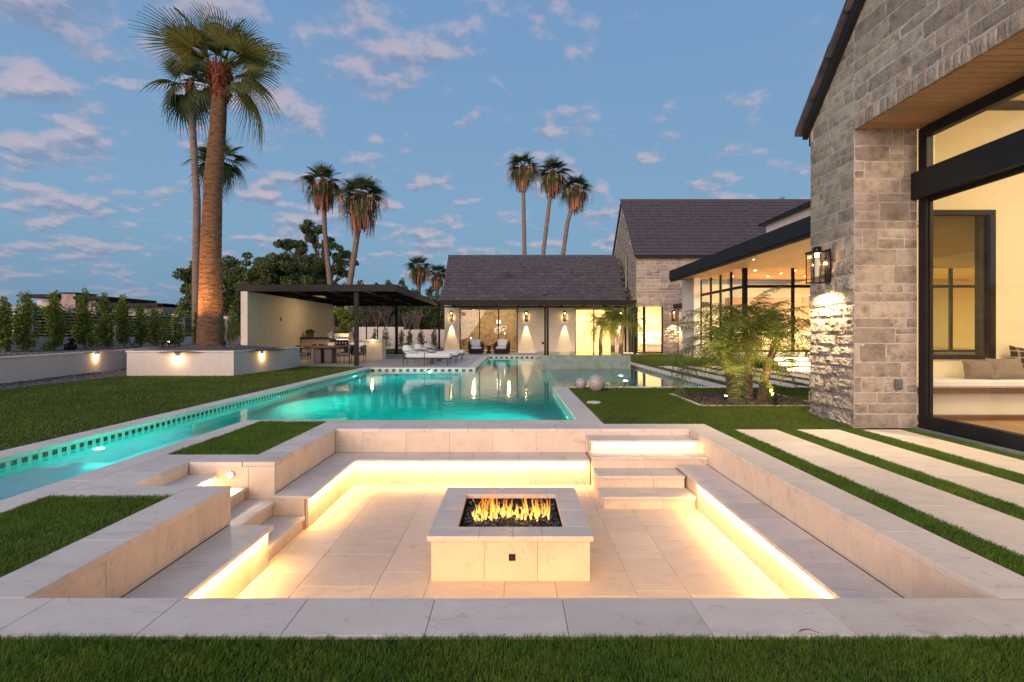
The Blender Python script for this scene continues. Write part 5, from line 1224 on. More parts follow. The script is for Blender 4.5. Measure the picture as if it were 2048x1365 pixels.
# ================================================================= FAN PALMS
def fan_mesh(name, seed, plen=1.0, flen=1.1, droop=.3, nl=38, span=125, tipdroop=.35):
    """frond along +X: petiole then a pleated fan; bends under its weight"""
    rr = random.Random(seed); V, F = [], []
    def bend(p):
        s_ = p[0]; return (p[0] * (1 - .10 * droop * s_ / 2), p[1], p[2] - droop * (s_ / 2) ** 2 * 1.3)
    w = .022
    for i in range(5):
        x = plen * i / 4; ww = w * (1 - .5 * i / 4)
        V += [bend((x, -ww, 0)), bend((x, ww, 0)), bend((x, 0, -ww))]
    for i in range(4):
        a, b_ = i * 3, (i + 1) * 3; F += [(a, a + 1, b_ + 1, b_), (a + 1, a + 2, b_ + 2, b_ + 1), (a + 2, a, b_, b_ + 2)]
    dth = R(span * 2) / nl
    for k in range(nl):
        th = -R(span) + dth * (k + .5); L = flen * (1 - .22 * (abs(th) / R(span)) ** 2) * rr.uniform(.92, 1.05); tz = rr.uniform(.6, 1.4) * tipdroop
        b0 = len(V); segs = [(.03, 1), (.25, 1), (.42, .98), (.68, .62), (.88, .28), (1.0, .03)]; side = .10 * math.sin(abs(th)) 
        for u, wf in segs:
            r_ = u * L; hw = min(r_, .42 * L) * math.tan(dth / 2) * wf * 1.02; c, s_ = math.cos(th), math.sin(th)
            zc = -tz * max(0, u - .35) ** 2 * L * 1.6 + side * u * .6
            for sg in (-1, 0, 1):
                x = plen + r_ * c - sg * hw * s_; y = r_ * s_ + sg * hw * c; zz = zc + (.0 if sg else -.018 - .3 * hw)
                V.append(bend((x, y, zz)))
        for i in range(len(segs) - 1):
            a, b_ = b0 + i * 3, b0 + (i + 1) * 3; F += [(a, a + 1, b_ + 1, b_), (a + 1, a + 2, b_ + 2, b_ + 1)]
    return npmesh(name, V, F)
def mats(me, m): me.materials.append(m); return me
def frondset(m, seed, lod=1.0, dk=1.0, pl=1.0, fl=1.0, sp=1.0):
    nl = int(38 * lod)
    return dict(up=[mats(fan_mesh('frond', seed + i, .85 * pl, 1.15 * fl, .25 * dk, nl, 115 * sp, .25 * dk), m) for i in range(2)], mid=[mats(fan_mesh('frond', seed + 5 + i, 1.05 * pl, 1.2 * fl, .55 * dk, nl, 125 * sp, .5 * dk), m) for i in range(2)],
                low=[mats(fan_mesh('frond', seed + 9 + i, 1.1 * pl, 1.15 * fl, .95 * dk, nl, 125 * sp, 1.0 * dk), m) for i in range(2)])
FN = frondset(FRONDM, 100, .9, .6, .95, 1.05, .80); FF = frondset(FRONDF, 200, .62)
def palm(label, loc, pts, rads, crown_r, fr, nf, lowest, seed, tm, skirt=0, boots=True, group='fan palms', ring=.0, flop=None, near=False):
    """pts: trunk centre line (local)"""
    rr = random.Random(seed); t_ = thing('fan_palm', label, 'palm tree', loc, group)
    P = [Vector(p) for p in pts]; n = len(P)
    seg = 26 if near else 10; dense = []; dr = []; steps = int(max(12, (P[-1].z) / (.05 if near else .5)))
    for i in range(steps + 1):
        u = i / steps * (n - 1); k = min(int(u), n - 2); f_ = u - k; f2 = f_
        p = P[k].lerp(P[k + 1], f2); r_ = rads[k] * (1 - f_) + rads[k + 1] * f_
        dense.append(p); dr.append(r_ * (1 + (ring * rr.uniform(-1, 1) if ring else 0) + (.012 * (i % 3 - 1) if near else 0)))
    mb = MB(); mb.tube(dense, dr, seg)
    if near:
        mb.v = [(v[0] + rr.uniform(-.006, .006), v[1] + rr.uniform(-.006, .006), v[2] + rr.uniform(-.008, .008)) for v in mb.v]
    mb.build('trunk', tm, t_, local=True, smooth=not near)
    top = P[-1]
    if boots:
        V, F = [], []; rb = rads[-1]; nb = 420 if near else 70; hb = (1.0 if near else .9)
        for _ in range(nb):
            a = rr.uniform(0, 6.283); zz = rr.uniform(-hb * .75, .35); ln = rr.uniform(.12, .26) * (1 if near else 1.6); w = rr.uniform(.02, .05) * (1 if near else 2)
            ro = rb * (1.05 + .35 * math.sin((zz + hb * .75) / hb * 2.4)); c, s_ = math.cos(a), math.sin(a); out = rr.uniform(.02, .11); dz = ln * rr.choice((-.7, -.9, .8))
            b0 = len(V); tx, ty = -s_ * w, c * w; cxp, cyp = top.x + ro * c, top.y + ro * s_
            V += [(cxp - tx, cyp - ty, top.z + zz), (cxp + tx, cyp + ty, top.z + zz), (cxp + c * out + tx * .3 + rr.uniform(-.03, .03), cyp + s_ * out + ty * .3, top.z + zz + dz), (cxp + c * out - tx * .3, cyp + s_ * out - ty * .3, top.z + zz + dz)]; F.append((b0, b0 + 1, b0 + 2, b0 + 3))
        put('boot_fibres', npmesh('boot', V, F), BOOT, t_, kind='stuff')
        MB().lathe(top.x, top.y, [(rb * .95, top.z - hb * .8), (rb * 1.25, top.z - hb * .4), (rb * 1.2, top.z), (rb * .8, top.z + .3), (rb * .2, top.z + .45)], 14, .04).build('crown_shaft', BOOT, t_, local=True)
    sc = crown_r / 2.1
    for i in range(nf):
        u = i / (nf - 1); el = 78 - (78 - lowest) * u ** .85 + rr.uniform(-7, 7); az = i * 137.5 + rr.uniform(-18, 18)
        if flop: el, az = flop(i, el, az)
        kind = 'up' if el > 42 else ('mid' if el > 2 else 'low')
        o = inst('frond', rr.choice(fr[kind]), None, (0, 0, 0)); o.parent = t_
        s_ = sc * (rr.uniform(.78, 1.16) if near else rr.uniform(.85, 1.08))
        o.location = top + Vector((0, 0, .22 * sc)); o.rotation_mode = 'XYZ'
        o.rotation_euler = (Matrix.Rotation(R(az), 3, 'Z') @ Matrix.Rotation(R(-el), 3, 'Y') @ Matrix.Rotation(R(rr.uniform(-55, 55) if near else rr.uniform(-30, 30)), 3, 'X')).to_euler(); o.scale = (s_, s_, s_)
    if skirt:
        V, F = [], []
        for _ in range(int(260 * skirt)):
            a = rr.uniform(0, 6.283); r0 = rads[-1] * 1.0; r1 = crown_r * rr.uniform(.12, .50) * skirt ** .5; L = crown_r * rr.uniform(.7, 1.35) * skirt ** .4; zt = top.z + rr.uniform(-.2, .25) * crown_r; w = rr.uniform(.04, .10)
            c, s_ = math.cos(a), math.sin(a); b0 = len(V); tx, ty = -s_ * w, c * w
            V += [(top.x + r0 * c - tx, top.y + r0 * s_ - ty, zt), (top.x + r0 * c + tx, top.y + r0 * s_ + ty, zt), (top.x + r1 * c + tx, top.y + r1 * s_ + ty, zt - L * .5), (top.x + r1 * .95 * c + tx * .4, top.y + r1 * .95 * s_ + ty * .4, zt - L), (top.x + r1 * .95 * c - tx * .4, top.y + r1 * .95 * s_ - ty * .4, zt - L * .97), (top.x + r1 * c - tx, top.y + r1 * s_ - ty, zt - L * .5)]
            F += [(b0, b0 + 1, b0 + 2, b0 + 5), (b0 + 5, b0 + 2, b0 + 3, b0 + 4)]
        for _ in range(int(24 * skirt)):   # hanging seed stalks
            a = rr.uniform(0, 6.283); c, s_ = math.cos(a), math.sin(a); r1 = crown_r * rr.uniform(.55, .95); zt = top.z + crown_r * rr.uniform(-.35, .15); L = crown_r * rr.uniform(.25, .7)
            for q in range(3):
                w = .014; b0 = len(V); x_, y_ = top.x + (r1 + q * .06) * c + rr.uniform(-.12, .12), top.y + (r1 + q * .06) * s_; L2 = L * rr.uniform(.6, 1)
                V += [(x_ - w, y_, zt), (x_ + w, y_, zt), (x_ + w + rr.uniform(-.06, .06), y_, zt - L2), (x_ - w, y_, zt - L2 * .95)]; F.append((b0, b0 + 1, b0 + 2, b0 + 3))
        put('dead_skirt', npmesh('skirt', V, F), SKIRT, t_, kind='stuff')
    return t_
NEARF = [(150, 60), (186, 50), (168, 36), (182, 28), (205, 34), (160, 46), (95, 80), (65, 73), (125, 74), (12, 56), (350, 43), (20, 36), (0, 16), (338, 24), (10, -10), (350, -26), (27, -30), (5, -38), (275, 62), (305, 46), (240, 52), (90, 42), (60, 20), (120, 30), (222, 30)]
def flop_near(i, el, az):
    return NEARF[i][1], NEARF[i][0]
palm('huge thick trunked fan palm lit from below in the white planter', (-10.4, 18.2, .86), [(0, 0, -.1), (.02, 0, 1.2), (.02, 0, 3.4), (.10, 0, 5.6), (.26, 0, 7.5), (.36, 0, 9.35)], [.44, .385, .33, .29, .255, .23], 2.05, FN, 25, -14, 4, TRUNK, near=True, ring=.006, flop=flop_near)
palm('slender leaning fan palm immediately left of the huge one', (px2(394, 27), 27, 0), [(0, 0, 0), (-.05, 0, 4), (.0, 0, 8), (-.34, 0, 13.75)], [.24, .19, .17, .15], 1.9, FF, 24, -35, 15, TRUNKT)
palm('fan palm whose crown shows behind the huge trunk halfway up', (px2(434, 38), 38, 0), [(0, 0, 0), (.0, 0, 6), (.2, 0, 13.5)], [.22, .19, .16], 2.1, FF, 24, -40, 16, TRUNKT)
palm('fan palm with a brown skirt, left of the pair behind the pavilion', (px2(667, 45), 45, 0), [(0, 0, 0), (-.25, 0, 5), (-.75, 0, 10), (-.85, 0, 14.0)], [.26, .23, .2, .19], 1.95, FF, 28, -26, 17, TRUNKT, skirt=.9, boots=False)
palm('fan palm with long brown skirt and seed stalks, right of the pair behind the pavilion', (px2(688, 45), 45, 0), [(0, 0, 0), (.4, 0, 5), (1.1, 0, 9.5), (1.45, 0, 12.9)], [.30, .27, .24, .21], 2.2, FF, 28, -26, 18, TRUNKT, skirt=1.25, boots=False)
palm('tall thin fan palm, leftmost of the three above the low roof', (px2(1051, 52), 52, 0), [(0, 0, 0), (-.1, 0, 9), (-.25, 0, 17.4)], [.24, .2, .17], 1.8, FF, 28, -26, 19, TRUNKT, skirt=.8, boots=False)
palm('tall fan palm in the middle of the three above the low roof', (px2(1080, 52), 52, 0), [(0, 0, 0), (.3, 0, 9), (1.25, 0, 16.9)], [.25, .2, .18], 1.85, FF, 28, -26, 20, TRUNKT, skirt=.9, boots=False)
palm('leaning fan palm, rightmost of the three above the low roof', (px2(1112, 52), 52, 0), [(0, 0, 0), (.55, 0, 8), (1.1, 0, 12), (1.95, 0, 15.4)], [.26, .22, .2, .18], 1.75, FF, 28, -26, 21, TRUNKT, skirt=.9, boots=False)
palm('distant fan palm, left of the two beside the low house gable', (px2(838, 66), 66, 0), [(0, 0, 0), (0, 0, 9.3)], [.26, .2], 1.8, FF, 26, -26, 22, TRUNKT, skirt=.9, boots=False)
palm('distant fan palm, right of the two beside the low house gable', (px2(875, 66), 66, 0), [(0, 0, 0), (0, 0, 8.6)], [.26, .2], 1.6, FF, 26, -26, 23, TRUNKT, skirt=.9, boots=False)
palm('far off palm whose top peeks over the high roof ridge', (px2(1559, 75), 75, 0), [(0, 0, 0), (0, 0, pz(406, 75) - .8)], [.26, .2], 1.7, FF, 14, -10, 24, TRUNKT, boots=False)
for xx, yy, lb in ((-11.15, 16.95, 'black bullet uplight left of the big palm foot'), (-9.3, 17.15, 'black bullet uplight right of the big palm foot')):
    g_ = thing('uplight', lb, 'light', (xx, yy, .80), 'garden uplights'); MB().tube([(0, 0, 0), (0, 0, .10)], .012, 6).build('stake', BLACK, g_, local=True)
    MB().tube([(0, -.09, .08), (0, -.085, .22), (0, -.02, .27)], [.05, .055, .03], 12).build('housing', BLACK, g_, local=True)
light('palm_uplight', 'SPOT', (-11.15, 17.0, .98), 1100, (1, .50, .17), (.34, .50, 1.5), .05, spot=58, blend=.8)
light('palm_uplight', 'SPOT', (-9.3, 17.2, .98), 260, (1, .50, .17), (-.55, .45, 1.6), .05, spot=58, blend=.8)
# little bare twigs by the palm foot
for i, (xx, lb) in enumerate(((-11.25, 'small leafless twiggy plant left of the big palm foot'), (-9.05, 'dry tuft of stalks right of the big palm foot'))):
    mb = MB(); rr = random.Random(i)
    for _ in range(16): a = rr.uniform(0, 6.3); mb.tube([(0, 0, 0), (.14 * math.cos(a), .1 * math.sin(a), rr.uniform(.12, .25)), (.26 * math.cos(a), .18 * math.sin(a), rr.uniform(.15, .5 if i else .32))], [.008, .006, .003], 4)
    o = mb.build('dry_plant', TWIG, None); o.location = (xx, 17.2, .84); tag(o, lb, 'plant')

# ================================================================= PYGMY DATE PALMS
def pinn_mesh(name, seed, L=1.25, sag=1.0, npair=30, ll=.27, st=55):
    rr = random.Random(seed); V, F = [], []; pts = []; x = z_ = 0.0; ang = R(st)
    n = 24
    for i in range(n + 1):
        pts.append((x, z_, ang)); ang -= R(st + 62 * sag) / n * (.5 + i / n); x += L / n * math.cos(ang); z_ += L / n * math.sin(ang)
    for i in range(0, n + 1):
        w = .008 * (1 - .7 * i / n); V += [(pts[i][0], -w, pts[i][1]), (pts[i][0], w, pts[i][1])]
    for i in range(n): a = i * 2; F.append((a, a + 1, a + 3, a + 2))
    for k in range(npair):
        u = .16 + .84 * k / npair; f_ = u * n; i = min(int(f_), n - 1); fr_ = f_ - i
        px_ = pts[i][0] + (pts[i + 1][0] - pts[i][0]) * fr_; pz_ = pts[i][1] + (pts[i + 1][1] - pts[i][1]) * fr_; an = pts[i][2]
        for sg in (-1, 1):
            l_ = ll * math.sin(min(1, u * 1.3 + .15) * 2.6) * rr.uniform(.85, 1.1) + .03; fw = rr.uniform(.35, .6); up = rr.uniform(.05, .4)
            d = Vector((fw * math.cos(an), sg * 1.0, fw * math.sin(an) + up)).normalized(); p0 = Vector((px_, 0, pz_)); p1 = p0 + d * l_ * .5; p2 = p0 + d * l_ + Vector((0, 0, -l_ * rr.uniform(.25, .6)))
            t_ = Vector((math.cos(an), 0, math.sin(an))) * .0085; b0 = len(V)
            V += [tuple(p0 - t_), tuple(p0 + t_), tuple(p1 + t_), tuple(p1 - t_), tuple(p2 + t_ * .15), tuple(p2 - t_ * .15)]; F += [(b0, b0 + 1, b0 + 2, b0 + 3), (b0 + 3, b0 + 2, b0 + 4, b0 + 5)]
    return npmesh(name, V, F)
PN = [mats(pinn_mesh('frond', 300 + i, sag=s_, st=st_), PINN) for i, (s_, st_) in enumerate(((.55, 66), (.72, 58), (.9, 50), (1.1, 42)))]
def date_palm(label, loc, pts, rads, nf, R_, seed, group='small date palms', low=8, trunkm=None):
    rr = random.Random(seed); t_ = thing('date_palm', label, 'palm tree', loc, group); P = [Vector(p) for p in pts]
    mb = MB(); dn = []; dr = []
    for i in range(31):
        u = i / 30 * (len(P) - 1); k = min(int(u), len(P) - 2); dn.append(P[k].lerp(P[k + 1], u - k)); dr.append((rads[0] * (1 - i / 30) + rads[1] * i / 30) * (1 + .16 * (i % 2)) * rr.uniform(.92, 1.08))
    mb.tube(dn, dr, 12); mb.v = [(a + rr.uniform(-.006, .006), b_ + rr.uniform(-.006, .006), c) for a, b_, c in mb.v]
    mb.build('trunk', trunkm or TRUNKD, t_, local=True)
    top = P[-1]
    for i in range(nf):
        u = i / (nf - 1); el = 60 - (60 - low) * u + rr.uniform(-8, 8); az = i * 137.5 + rr.uniform(-15, 15)
        o = inst('frond', PN[min(3, int(u * 4))], None, (0, 0, 0)); o.parent = t_; s_ = R_ * rr.uniform(.82, 1.1)
        o.location = top + Vector((0, 0, -.02)); o.rotation_euler = (Matrix.Rotation(R(az), 3, 'Z') @ Matrix.Rotation(R(-(el - 40)), 3, 'Y') @ Matrix.Rotation(R(rr.uniform(-20, 20)), 3, 'X')).to_euler(); o.scale = (s_, s_, s_)
    return t_
TRUNKD = mat('date_palm_trunk', (.20, .13, .08), .95, .3, 14, .4, 60)
date_palm('small date palm with the leftmost, lowest crown in the lava rock bed', (4.50, 10.65, 0), [(0, 0, 0), (-.03, 0, .3), (-.20, 0, .72)], (.075, .06), 19, 1.15, 31)
date_palm('middle small date palm with the tallest crown in the lava rock bed', (4.78, 10.75, 0), [(0, 0, 0), (-.02, 0, .6), (.02, 0, 1.26)], (.085, .065), 20, 1.18, 32)
date_palm('right leaning small date palm in the lava rock bed', (4.92, 10.5, 0), [(0, 0, 0), (.08, 0, .5), (.26, 0, 1.08)], (.085, .065), 20, 1.15, 33)
date_palm('spreading small date palm at the back of the lava rock bed', (4.60, 11.1, 0), [(0, 0, 0), (-.1, 0, .5), (-.30, 0, 1.1)], (.075, .06), 10, 1.05, 34)
for x0, x1, y0, y1 in ((3.45, 5.83, 9.80, 9.90), (3.45, 5.83, 11.72, 11.82)):
    for a, b_ in run(x0, x1, .6): slab('bed_edging', None, a, b_, y0, y1, -.05, .002, LIME)
bed = thing('lava_bed', 'lava rock planting bed edged in limestone under the date palms', 'planting bed', (4.6, 10.8, 0))
for o in [o for o in bpy.data.objects if o.name.startswith('bed_edging')]: o.parent = bed; o.location = -Vector(bed.location)
for x0, x1 in ((3.45, 3.55), (5.73, 5.83)):
    for a, b_ in run(9.9, 11.72, .6): slab('bed_edging', bed, x0, x1, a, b_, -.05, .002, LIME)
MB().box(3.55, 5.73, 9.9, 11.72, -.05, -.008).build('soil', LAVA, bed)
gravel('lava_rock', [(3.56, 5.72, 9.91, 11.71)], 900, .030, lambda x, y: .008 + .012 * np.sin(x * 7) * np.sin(y * 6), PEBL, 'rough dark lava rocks filling the bed under the small date palms', 'rocks')
for i, (xx, yy, pw, di, lb) in enumerate(((5.35, 10.9, 50, (-.45, 0, 1), 'glowing uplight at the right of the lava rock bed'), (4.0, 9.98, 90, (.1, .25, 1), 'black bullet uplight at the left of the lava rock bed'))):
    g_ = thing('uplight', lb, 'light', (xx, yy, .02), 'garden uplights')
    MB().tube([(0, 0, 0), (0, 0, .06)], .01, 6).tube([(0, 0, .06), (di[0] * .09, 0, .14)], .032, 12).build('housing', BLACK, g_, local=True)
    MB().tube([(di[0] * .092, 0, .142), (di[0] * .1, 0, .148)], .026, 12).build('lamp_lens', WALLLAMP, g_, local=True)
    light('garden_uplight', 'SPOT', (xx + di[0] * .12, yy, .19), pw, (1, .78, .36), di, .03, spot=110, blend=.7)
light('garden_uplight', 'SPOT', (4.9, 9.95, .16), 120, (1, .76, .36), (-.1, .35, 1), .03, spot=100, blend=.7)
date_palm('left of the three small palms behind the raised spa', (5.05, 30.5, 0), [(0, 0, 0), (-.02, 0, .8), (.05, 0, 1.55)], (.11, .09), 22, 1.25, 41, 'small palms behind the spa')
date_palm('middle of the three small palms behind the raised spa', (5.75, 30.6, 0), [(0, 0, 0), (.0, 0, 1), (-.02, 0, 1.95)], (.12, .10), 24, 1.3, 42, 'small palms behind the spa')
date_palm('right and tallest of the three small palms behind the raised spa', (6.15, 30.3, 0), [(0, 0, 0), (.05, 0, .9), (.15, 0, 1.85)], (.13, .10), 24, 1.35, 43, 'small palms behind the spa')
light('garden_uplight', 'SPOT', (5.6, 29.6, .15), 300, (1, .8, .4), (0, .35, 1), .03, spot=100, blend=.7)
# ================================================================= PAVILION
pv_ = thing('pavilion', 'flat black roofed open pavilion with one cream wall', 'pavilion', (-8, 27, 0))
MB().cbox(-11.0, -10.72, 21.4, 31.6, -.02, 3.02, .01).build('wall', CREAM, pv_)
MB().cbox(-11.2, -4.70, 21.40, 21.50, 3.02, 3.30, .006).cbox(-4.80, -4.70, 21.501, 33.1, 3.02, 3.30, .006).cbox(-11.2, -11.1, 21.501, 33.1, 3.02, 3.30, .006).cbox(-11.2, -4.7, 33.101, 33.19, 3.02, 3.30, .006).build('fascia', BRONZE, pv_)
MB().box(-11.1, -4.8, 21.5, 33.1, 3.24, 3.29).build('roof_panel', BRONZE, pv_)
for yy in (24.4, 27.3, 30.2): MB().cbox(-11.09, -4.81, yy, yy + .10, 3.06, 3.235, .004).build('cross_beam', BRONZE, pv_)
for xx in (-9.5, -7.9, -6.3): 
    for a, b_ in ((21.51, 24.39), (24.51, 27.29), (27.41, 30.19), (30.31, 33.09)): MB().cbox(xx, xx + .07, a, b_, 3.08, 3.235, .004).build('beam', BRONZE, pv_)
for xx, yy in ((-6.47, 21.55), (-7.35, 33.0)): MB().cbox(xx, xx + .16, yy, yy + .16, 0, 3.019, .006).build('post', BRONZE, pv_)
tag(MB().cbox(-10.72, -10.70, 24.4, 24.52, 1.9, 2.05, .005).build('wall_socket', BRONZE, None), 'small dark socket on the cream pavilion wall', 'socket')
# outdoor kitchen counter with grill
kc = thing('kitchen_counter', 'cream outdoor kitchen counter with a dark stone top in the pavilion', 'counter', (-8.6, 26.6, 0))
MB().box(-10.7, -8.95, 26.7, 27.5, 0, 1.02).box(-8.3, -6.6, 26.7, 27.5, 0, .93).box(-8.949, -8.301, 26.7, 27.5, 0, .70).build('base', CREAM, kc)
MB().cbox(-10.7, -8.95, 26.62, 27.55, 1.022, 1.12, .006).build('worktop', mat('dark_worktop', (.035, .022, .016), .4, .1, 4, 0), kc)
MB().cbox(-8.3, -6.58, 26.62, 27.55, .932, .99, .006).build('worktop', LIME, kc)
MB().cbox(-8.2, -7.5, 26.67, 26.699, .50, .86, .005).build('drawer_front', STEEL, kc)
gb = thing('gas_grill', 'stainless built in gas grill with a domed hood', 'grill', (-8.75, 27, .7))
MB().cbox(-8.93, -8.32, 26.60, 27.45, .72, .98, .01).build('firebox', BLACK, gb)
hp = [(26.62, .985)] + [(27.05 - .43 * math.cos(a), .99 + .42 * math.sin(a)) for a in np.linspace(.1, 3.04, 12)] + [(27.48, .985)]
MB().xprism(hp[::-1], -9.0, -8.28).build('hood', STEEL, gb); MB().tube([(-8.95, 26.56, 1.10), (-8.33, 26.56, 1.10)], .018, 8).build('handle', STEEL, gb)
for i in range(4): MB().tube([(-8.84 + i * .15, 26.60, .84), (-8.84 + i * .15, 26.57, .84)], .022, 10).build('knob', STEEL, gb)
pt_ = thing('potted_plant', 'low green plant in a square pot on the dark counter', 'plant', (-10.35, 27.0, 1.12))
MB().cbox(-.15, .15, -.15, .15, 0, .20, .01).build('pot', mat('taupe_pot', (.15, .13, .11), .8, .1, 5, 0), pt_, local=True); put('foliage', leafcloud([(0, 0, .30), (-.12, 0, .27), (.12, 0, .27)], [.15, .12, .12], 500, .05), LEAFD, pt_, kind='stuff')
tag(MB().lathe(-9.25, 27.0, [(.09, 1.122), (.11, 1.2), (.10, 1.38), (.105, 1.40)], 16).build('ceramic_jar', CREAM, None, smooth=True), 'cream ceramic jar on the dark counter beside the grill', 'jar')
# dining set
tb = thing('dining_table', 'round ended dark wood dining table on thick slab legs', 'table', (-8.2, 23.4, 0))
poly = [(1.02 * math.copysign(abs(math.cos(a)) ** .8, math.cos(a)), .55 * math.copysign(abs(math.sin(a)) ** .8, math.sin(a))) for a in np.linspace(0, 6.283, 29)[:-1]]
MB().prism(poly, .72, .78).prism([(p[0] * .93, p[1] * .9) for p in poly], .68, .719).build('tabletop', WALNUT, tb, local=True)
for a, b_ in ((-.52, -.18), (-.05, .30)): MB().cbox(a, b_, -.28, .28, 0, .679, .02).build('leg', TEAK, tb, local=True)
def dchair(loc, rz, label):
    c = thing('dining_chair', label, 'chair', loc, 'dining chairs round the pavilion table', rz)
    MB().cbox(-.27, .27, -.26, .26, .36, .48, .03).build('seat', CUSHG, c, local=True); MB().cbox(-.28, .28, .20, .28, .42, .80, .03).build('backrest', CUSHG, c, local=True)
    MB().cbox(-.20, .20, .10, .2, .48, .76, .04).build('pillow', CUSHD, c, local=True)
    for sx in (-1, 1):
        for sy in (-.26, .25): MB().cbox(sx * .285 - .012, sx * .285 + .012, sy - .012, sy + .012, 0, .64, .003).build('leg', BRONZE, c, local=True)
        MB().cbox(sx * .285 - .016, sx * .285 + .016, -.27, .27, .641, .665, .004).build('armrest', BRONZE, c, local=True)
        MB().cbox(sx * .285 - .010, sx * .285 + .010, -.247, .237, .34, .36, .003).build('side_rail', BRONZE, c, local=True)
    return c
c0 = dchair((-9.15, 23.1, 0), R(100), 'dining chair at the left end of the pavilion table')
for p_, rz, lb in (((-7.35, 22.95, 0), R(-70), 'dining chair at the front right of the pavilion table'), ((-6.95, 23.9, 0), R(-85), 'dining chair with its back to the front post'), ((-8.7, 24.4, 0), R(5), 'dining chair behind the left part of the table'), ((-7.6, 24.4, 0), R(-5), 'dining chair behind the right part of the table')): copy_thing(c0, p_, rz, lb)
fl = thing('flower_pot', 'white pot of pale orchids on the dining table', 'plant', (-8.0, 23.4, .78))
MB().cbox(-.14, .14, -.1, .1, 0, .15, .01).build('pot', STUCCO, fl, local=True)
put('leaves', leafcloud([(0, 0, .2), (.08, 0, .22)], [.14, .1], 160, .06), LEAFD, fl, kind='stuff')
put('flowers', leafcloud([(-.15, 0, .48), (-.08, 0, .38), (.12, 0, .46), (.16, 0, .34), (.05, 0, .28), (0, 0, .36)], [.05, .05, .06, .06, .05, .04], 260, .03), mat('orchid', (.75, .70, .68), .8, .03, 4, 0), fl, kind='stuff')
for i, xx in enumerate((-8.75, -8.45)): tag(MB().lathe(xx, 23.3, [(.04, .781), (.09, .80), (.12, .84), (.115, .845)], 16).build('bowl', WALNUT, None), ['left small wooden bowl on the dining table', 'right small wooden bowl on the dining table'][i], 'bowl')
light('pavilion_lamp', 'POINT', (-7.05, 26.45, 1.12), 6, (1, .70, .36), None, .05)
tag(MB().tube([(-7.05, 26.58, .90), (-7.05, 26.58, 1.02)], .03, 10).build('counter_light', WALLLAMP, None), 'tiny glowing lamp on the end of the outdoor kitchen counter', 'light')
light('pavilion_down', 'AREA', (-9.0, 26.0, 3.0), 26, (1, .66, .34), (-.4, 0, -1), 1.5)
ff = MB().cbox(-5.86 - .7, -5.9, 20.85, 21.05, -.008, .004, .002).build('path_slab', LIME, None); tag(ff, 'thin pale stone slab set in the lawn beside the pool corner', 'slab')

# ================================================================= LOUNGERS
def lounger(loc, label):
    c = thing('sun_lounger', label, 'lounger', loc, 'white loungers by the pool')
    # local: head at -x
    MB().cbox(.0, 1.85, -.36, .36, .32, .50, .06).build('mattress', CUSH, c, local=True)
    MB().tube([(.05, 0, .48), (.02, 0, .62), (-.03, 0, .82)], [.10, .13, .07], 10).build('headrest', CUSH, c, local=True)
    mb = MB(); mb.cbox(-.06, .30, -.33, .33, .46, .84, .10); mb.v = [(x - (z - .46) * .28 - .02, y, z) for x, y, z in mb.v]; mb.build('backrest', CUSH, c, local=True)
    mb = MB(); mb.cbox(.12, .42, -.30, .30, .50, .62, .05); mb.v = [(x, y, z + (.42 - x) * .25) for x, y, z in mb.v]; mb.build('back_cushion', CUSH, c, local=True)
    for y in (-.37, .35): MB().cbox(-.08, 1.86, y, y + .02, .28, .315, .004).build('side_rail', BRONZE, c, local=True)
    MB().cbox(-.08, -.06, -.35, .35, .28, .315, .004).cbox(1.84, 1.86, -.349, .349, .28, .315, .004).build('end_rail', BRONZE, c, local=True)
    for x in (-.07, 1.72):
        for y in (-.37, .355): MB().cbox(x - .011, x + .011, y, y + .018, 0, .279 if x > 0 else .58, .003).build('leg', BRONZE, c, local=True)
    for y in (-.385, .37):
        MB().tube([(-.08, y + .01, .60), (.3, y + .01, .62), (.78, y + .01, .61)], .011, 6).tube([(.78, y + .01, .61), (.78, y + .01, .0)], .011, 6).build('arm_bar', BRONZE, c, local=True)
    return c
l0 = lounger((-4.38, 21.9, 0), 'white sun lounger nearest the pool edge')
copy_thing(l0, (-4.30, 24.0, 0), None, 'white sun lounger in the middle of the row of three'); copy_thing(l0, (-4.25, 26.2, 0), None, 'white sun lounger farthest from the camera, in front of the canopy post')
for i, (yy, lb) in enumerate(((22.9, 'small round side table between the nearest and middle loungers'), (25.1, 'small round side table between the middle and farthest loungers'))):
    s_ = thing('side_table', lb, 'table', (-3.5, yy, 0), 'small tables between the loungers'); MB().lathe(0, 0, [(.22, .50), (.22, .53)], 20).build('tabletop', TEAK, s_, local=True); MB().lathe(0, 0, [(.10, 0), (.08, .25), (.10, .499)], 12).build('pedestal', TEAK, s_, local=True)

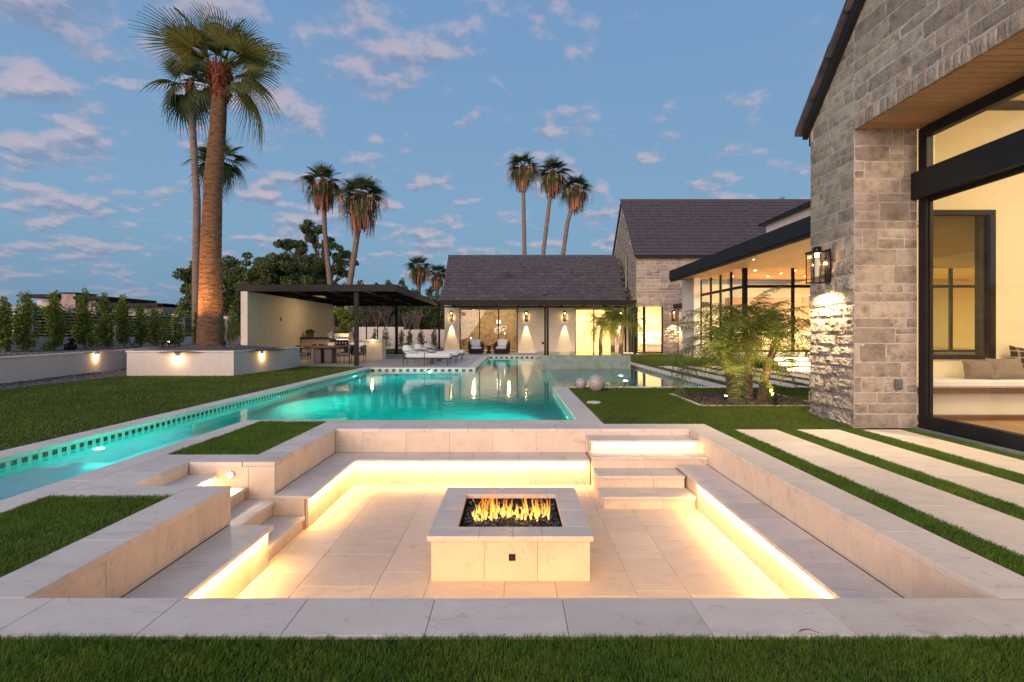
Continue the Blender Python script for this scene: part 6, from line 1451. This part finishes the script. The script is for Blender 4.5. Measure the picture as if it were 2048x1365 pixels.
# ================================================================= ARMCHAIRS BY THE HOUSE
def armchair(loc, label, rz):
    c = thing('armchair', label, 'armchair', loc, 'wicker armchairs by the low house', rz)
    MB().cbox(-.46, .46, -.40, .42, .02, .30, .05).build('base', WICK, c, local=True)
    MB().cbox(-.46, .46, .30, .44, .301, .78, .05).build('back', WICK, c, local=True)
    for s_ in (-1, 1):
        x0, x1 = sorted((s_ * .36, s_ * .50)); mb = MB(); mb.cbox(x0, x1, -.40, .34, .301, .60, .04)
        mb.v = [(x, y, z + ((y + .4) * .22 if z > .45 else 0)) for x, y, z in mb.v]; mb.build('arm', WICK, c, local=True)
    MB().cbox(-.34, .34, -.40, .28, .305, .46, .05).build('seat_cushion', CUSH, c, local=True)
    mb = MB(); mb.cbox(-.33, .33, .10, .29, .46, .93, .07); mb.v = [(x, y + (z - .46) * .12, z) for x, y, z in mb.v]; mb.build('back_cushion', CUSH, c, local=True)
    return c
a0 = armchair((-2.40, 34.3, 0), 'left dark wicker armchair with white cushions', R(10)); copy_thing(a0, (-.72, 34.3, 0), R(-10), 'right dark wicker armchair with white cushions')
s_ = thing('side_table', 'dark pedestal table between the two wicker armchairs', 'table', (-1.56, 34.2, 0)); MB().lathe(0, 0, [(.24, .48), (.24, .52)], 20).build('tabletop', WICK, s_, local=True); MB().lathe(0, 0, [(.18, 0), (.09, .2), (.10, .35), (.20, .479)], 14).build('pedestal', WICK, s_, local=True)

# ================================================================= STONE BALLS, DRAIN COVER
def ball(loc, r, label):
    mb = MB(); prof = [(max(.001, r * math.sin(a)), r - r * math.cos(a)) for a in np.linspace(0.0, math.pi, 25)]
    mb.lathe(0, 0, prof, 40); o = mb.build('stone_ball', MARBLE, None, smooth=True); o.location = loc; return tag(o, label, 'stone ball', 'polished stone balls on the lawn')
ball((1.93, 12.25, -.012), .198, 'larger banded stone ball on the lawn by the pool'); ball((1.64, 12.75, -.012), .138, 'smaller stone ball tucked behind the larger one')
tag(MB().lathe(1.55, 10.2, [(.135, -.01), (.135, .018), (.12, .026), (.01, .028)], 28).build('skimmer_lid', STUCCO, None), 'round white skimmer lid in the lawn beside the pool coping', 'lid')
tag(MB().tube([(-.0, 0, 0), (.03, -.01, .012), (.07, -.03, .006)], [.003, .002, .001], 5).tube([(.01, 0, .004), (-.02, -.03, .012)], .002, 4).build('dry_sprig', BARK, None), 'tiny dry sprig lying on the front coping', 'twig')
bpy.data.objects['dry_sprig'].location = (1.30, 2.40, .002)
